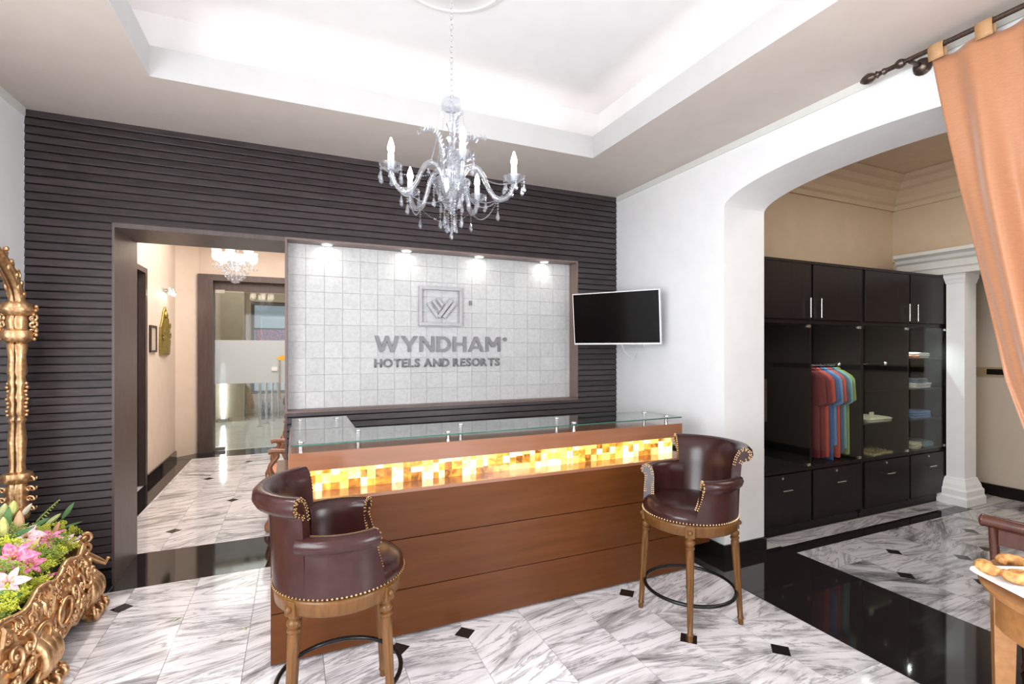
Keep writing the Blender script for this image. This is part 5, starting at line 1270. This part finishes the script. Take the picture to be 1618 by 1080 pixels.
def bud(px, py, X, L, r, mat, label, lean=(0, 0, 1), grp=None):
    p = at_flower(px, py, X); d = Vector(lean).normalized(); t = thing('lily_bud', p - d * L / 2, label, 'flower bud', grp)
    MB().lathe([(.15 * r, 0), (.7 * r, .12), (r, .35), (.95 * r, .55), (.62 * r, .82), (.2 * r, .97), (.02 * r, 1)], 12, p - d * L / 2, p + d * L / 2, flute=(1, 5, .88)).build('bud', mat, t)
    m_ = MB(); stem_to(m_, p - d * L / 2); m_.build('stem', 'leaf_green', t)
def leaf(px, py, X, L, w, dr, mat, label, grp=None):
    p = at_flower(px, py, X); d = Vector(dr).normalized(); t = thing('leaf', p - d * L / 2, label, 'leaf', grp)
    vw = (camv - p).normalized(); s_ = d.cross(vw).normalized(); m_ = MB()
    m_.grid(lambda u_, v_: p + d * L * (u_ - .5) + s_ * (v_ - .5) * 2 * w * math.sin(PI * min(1, u_ * .96 + .03)) ** .9 + vw * (.012 * math.sin(PI * u_) + abs(v_ - .5) * .01), 10, 3)
    m_.build('blade', mat, t, solid=.001, angle=3); m2 = MB(); stem_to(m2, p - d * L / 2); m2.build('stem', 'leaf_green', t)
def spray(px, py, X, size, mat, label, n=150, grp=None):
    p = at_flower(px, py, X); t = thing('goldenrod_spray', (p.x, p.y, .345), label, 'foliage', grp)
    m_ = MB(); stem_to(m_, p); m_.build('stem', 'moss_green', t); f = MB()
    for k in range(9):
        a, e = RF.uniform(0, 2 * PI), RF.uniform(-.2, 1.2); d = Vector((math.cos(a) * math.cos(e), math.sin(a) * math.cos(e), math.sin(e))); L = size * RF.uniform(.6, 1.1)
        f.tube([p - Vector((0, 0, size * .4)), p + d * L * .5, p + d * L], .0012, 4)
        for i in range(n // 9):
            tt = RF.random(); q = p + d * L * tt + Vector((RF.gauss(0, 1), RF.gauss(0, 1), RF.gauss(0, 1))) * size * .13 * (1.1 - .6 * tt); f.octa(q, RF.uniform(.0028, .0052))
    stuff(f.build('florets', mat, t, False))
lily(41, 849, -1.32, .095, 'petal_pale', 'pale pink lily open among goldenrod below the peach bud')
lily(79, 854, -1.28, .080, 'petal_pink', 'deep pink lily half open in the middle of the arrangement')
lily(22, 882, -1.24, .098, 'petal_pink', 'large deep pink lily open at the front of the arrangement')
lily(12, 922, -1.20, .080, 'petal_pale', 'pink striped lily low over the planter rim')
lily(99, 862, -1.26, .078, 'petal_pale', 'pale pink lily near the carved corner of the planter')
lily(47, 893, -1.22, .065, 'petal_pink', 'small deep pink lily beside the large one')
bud(30, 823, -1.36, .115, .022, 'bud_peach', 'tall peach lily bud standing upright in front of the mirror post', (.05, 0, 1))
bud(20, 803, -1.40, .085, .022, 'bud_green', 'yellow green lily bud standing behind the peach bud', (.1, .1, 1))
bud(5, 808, -1.38, .10, .022, 'leaf_pale', 'pale green lily bud leaning over the mirror sill', (.3, -.3, 1))
bud(5, 832, -1.33, .10, .021, 'bud_green', 'plump yellow green lily bud at the planter middle', (0, 0, 1))
bud(51, 864, -1.25, .11, .014, 'bud_peach', 'slim orange lily bud leaning right above the deep pink lily', (.5, .3, .8))
bud(84, 820, -1.36, .09, .016, 'leaf_pale', 'pale green lily bud leaning toward the slatted wall', (.6, .4, .5))
bud(89, 835, -1.32, .085, .014, 'bud_peach', 'small peach lily bud under the pale green one', (.3, .2, .9))
bud(121, 852, -1.26, .085, .013, 'petal_pale', 'pale pink lily bud reaching past the carved corner', (.7, .5, .5))
bud(73, 912, -1.20, .12, .015, 'petal_pink', 'closed pink lily lying over the planter rim', (.9, .5, .15))
bud(42, 805, -1.42, .08, .015, 'cloth_cream', 'cream lily bud beside the mirror post foot', (.5, .2, .8))
leaf(107, 807, -1.36, .12, .014, (.5, .3, .9), 'leaf_green', 'upright green lily leaf standing out against the dark slats')
leaf(113, 829, -1.34, .12, .008, (.9, .6, .15), 'leaf_green', 'slim green leaf pointing to the opening')
leaf(32, 842, -1.30, .12, .013, (.8, .4, .35), 'leaf_green', 'dark green leaf in front of the peach bud')
leaf(12, 820, -1.36, .13, .016, (.1, 0, 1), 'leaf_green', 'broad green leaf standing between the lily buds')
leaf(8, 940, -1.19, .12, .022, (.8, .5, -.3), 'leaf_green', 'dark green leaf hanging over the planter rim')
leaf(88, 850, -1.31, .11, .013, (.7, .4, .2), 'leaf_green', 'green leaf under the peach bud near the corner')
leaf(60, 828, -1.38, .12, .013, (.8, .3, .5), 'leaf_green', 'green leaf behind the pale pink lily')
GL = 'yellow green goldenrod spray in the gilded planter'
for px, py, X, s_ in ((14, 858, -1.29, .06), (36, 864, -1.27, .055), (66, 838, -1.36, .06), (95, 832, -1.34, .06), (112, 842, -1.30, .06), (122, 862, -1.26, .05), (62, 872, -1.26, .06), (84, 880, -1.23, .055), (60, 900, -1.21, .06),
                      (40, 915, -1.20, .06), (28, 905, -1.21, .055), (100, 872, -1.25, .05), (105, 852, -1.29, .06), (48, 930, -1.185, .05), (75, 895, -1.21, .05), (35, 935, -1.185, .045)):
    spray(px, py, X, s_, 'yellow_green', GL, 230, 'goldenrod sprays')
for k in range(26):
    yy = 2.86 + .88 * ((k * 7) % 26) / 26; xx = -1.20 - .16 * ((k * 5) % 7) / 7; zz = .43 + .10 * ((k * 3) % 5) / 5 + .4 * max(0, -1.24 - xx)
    dv = Vector((xx, yy, zz - EYE)); dpt = dv.dot(FWD); px_, py_ = 809 + FPX * dv.dot(RGT) / dpt, HY - FPX * dv.z / dpt
    spray(px_, py_, xx, RF.uniform(.05, .065), 'yellow_green' if k % 3 else 'moss_green', 'yellow green goldenrod spray in the gilded planter' if k % 3 else 'soft moss green filler spray in the gilded planter', 240, 'goldenrod sprays' if k % 3 else 'moss green sprays')
GM = 'soft moss green filler spray in the gilded planter'
for px, py, X, s_ in ((10, 940, -1.185, .06), (26, 944, -1.175, .055), (4, 958, -1.165, .06), (38, 945, -1.17, .05), (18, 960, -1.16, .055), (-12, 960, -1.17, .06), (52, 925, -1.18, .05), (68, 918, -1.17, .045)):
    spray(px, py, X, s_, 'yellow_green', GL, 240, 'goldenrod sprays')
for px, py, X, s_ in ((5, 895, -1.23, .06), (20, 905, -1.21, .055), (75, 865, -1.29, .06), (48, 840, -1.36, .06), (25, 838, -1.36, .06), (8, 850, -1.34, .06), (90, 862, -1.28, .05), (130, 858, -1.27, .04), (15, 880, -1.28, .06)):
    spray(px, py, X, s_, 'moss_green', GM, 200, 'moss green sprays')
fp = at_flower(73, 808, -1.38); t = thing('fern_frond', (fp.x, fp.y, .345), 'light green fern frond arching toward the slatted wall', 'fern')
f = MB(); pth = [fp + Vector((.05, .03, .06)) * (k / 10 * 2 - 1) + Vector((0, 0, -.02 * (k / 10 - .6) ** 2)) for k in range(11)]; f.tube(pth, .0022, 5)
for k in range(1, 11):
    for s_ in (-1, 1):
        L = .035 * (1.1 - k / 11); d = Vector((.5, .2, .3 - s_ * .9)).normalized(); e = Vector((.4, .3, .4)) * .006; f.add([pth[k], pth[k] + d * L * .5 + e, pth[k] + d * L, pth[k] + d * L * .5 - e], [(0, 1, 2, 3)])
f.build('blade', 'moss_green', t, False); m_ = MB(); stem_to(m_, pth[0]); m_.build('stem', 'leaf_green', t)
# two fallen leaves on the marble
for px, py, rz, lb in ((279, 978, .9, 'thin yellow leaf fallen on the marble floor before the black band'), (386, 993, 2.2, 'curled olive leaf fallen on the marble beside the counter end')):
    p = atZ(px, py, .001); m_ = MB().grid(lambda u_, v_: (.045 * (u_ - .5), .012 * (v_ - .5) * math.sin(PI * min(1, u_ + .04)), .0012 + .004 * math.sin(PI * u_)), 7, 3)
    o = m_.build('fallen_leaf', 'leaf_pale', smooth=True, local=True, solid=.0006); o.location = p; o.rotation_euler = (0, 0, rz); tag(o, lb, 'leaf')

for o in bpy.data.objects:
    if '_w' in o: del o['_w']
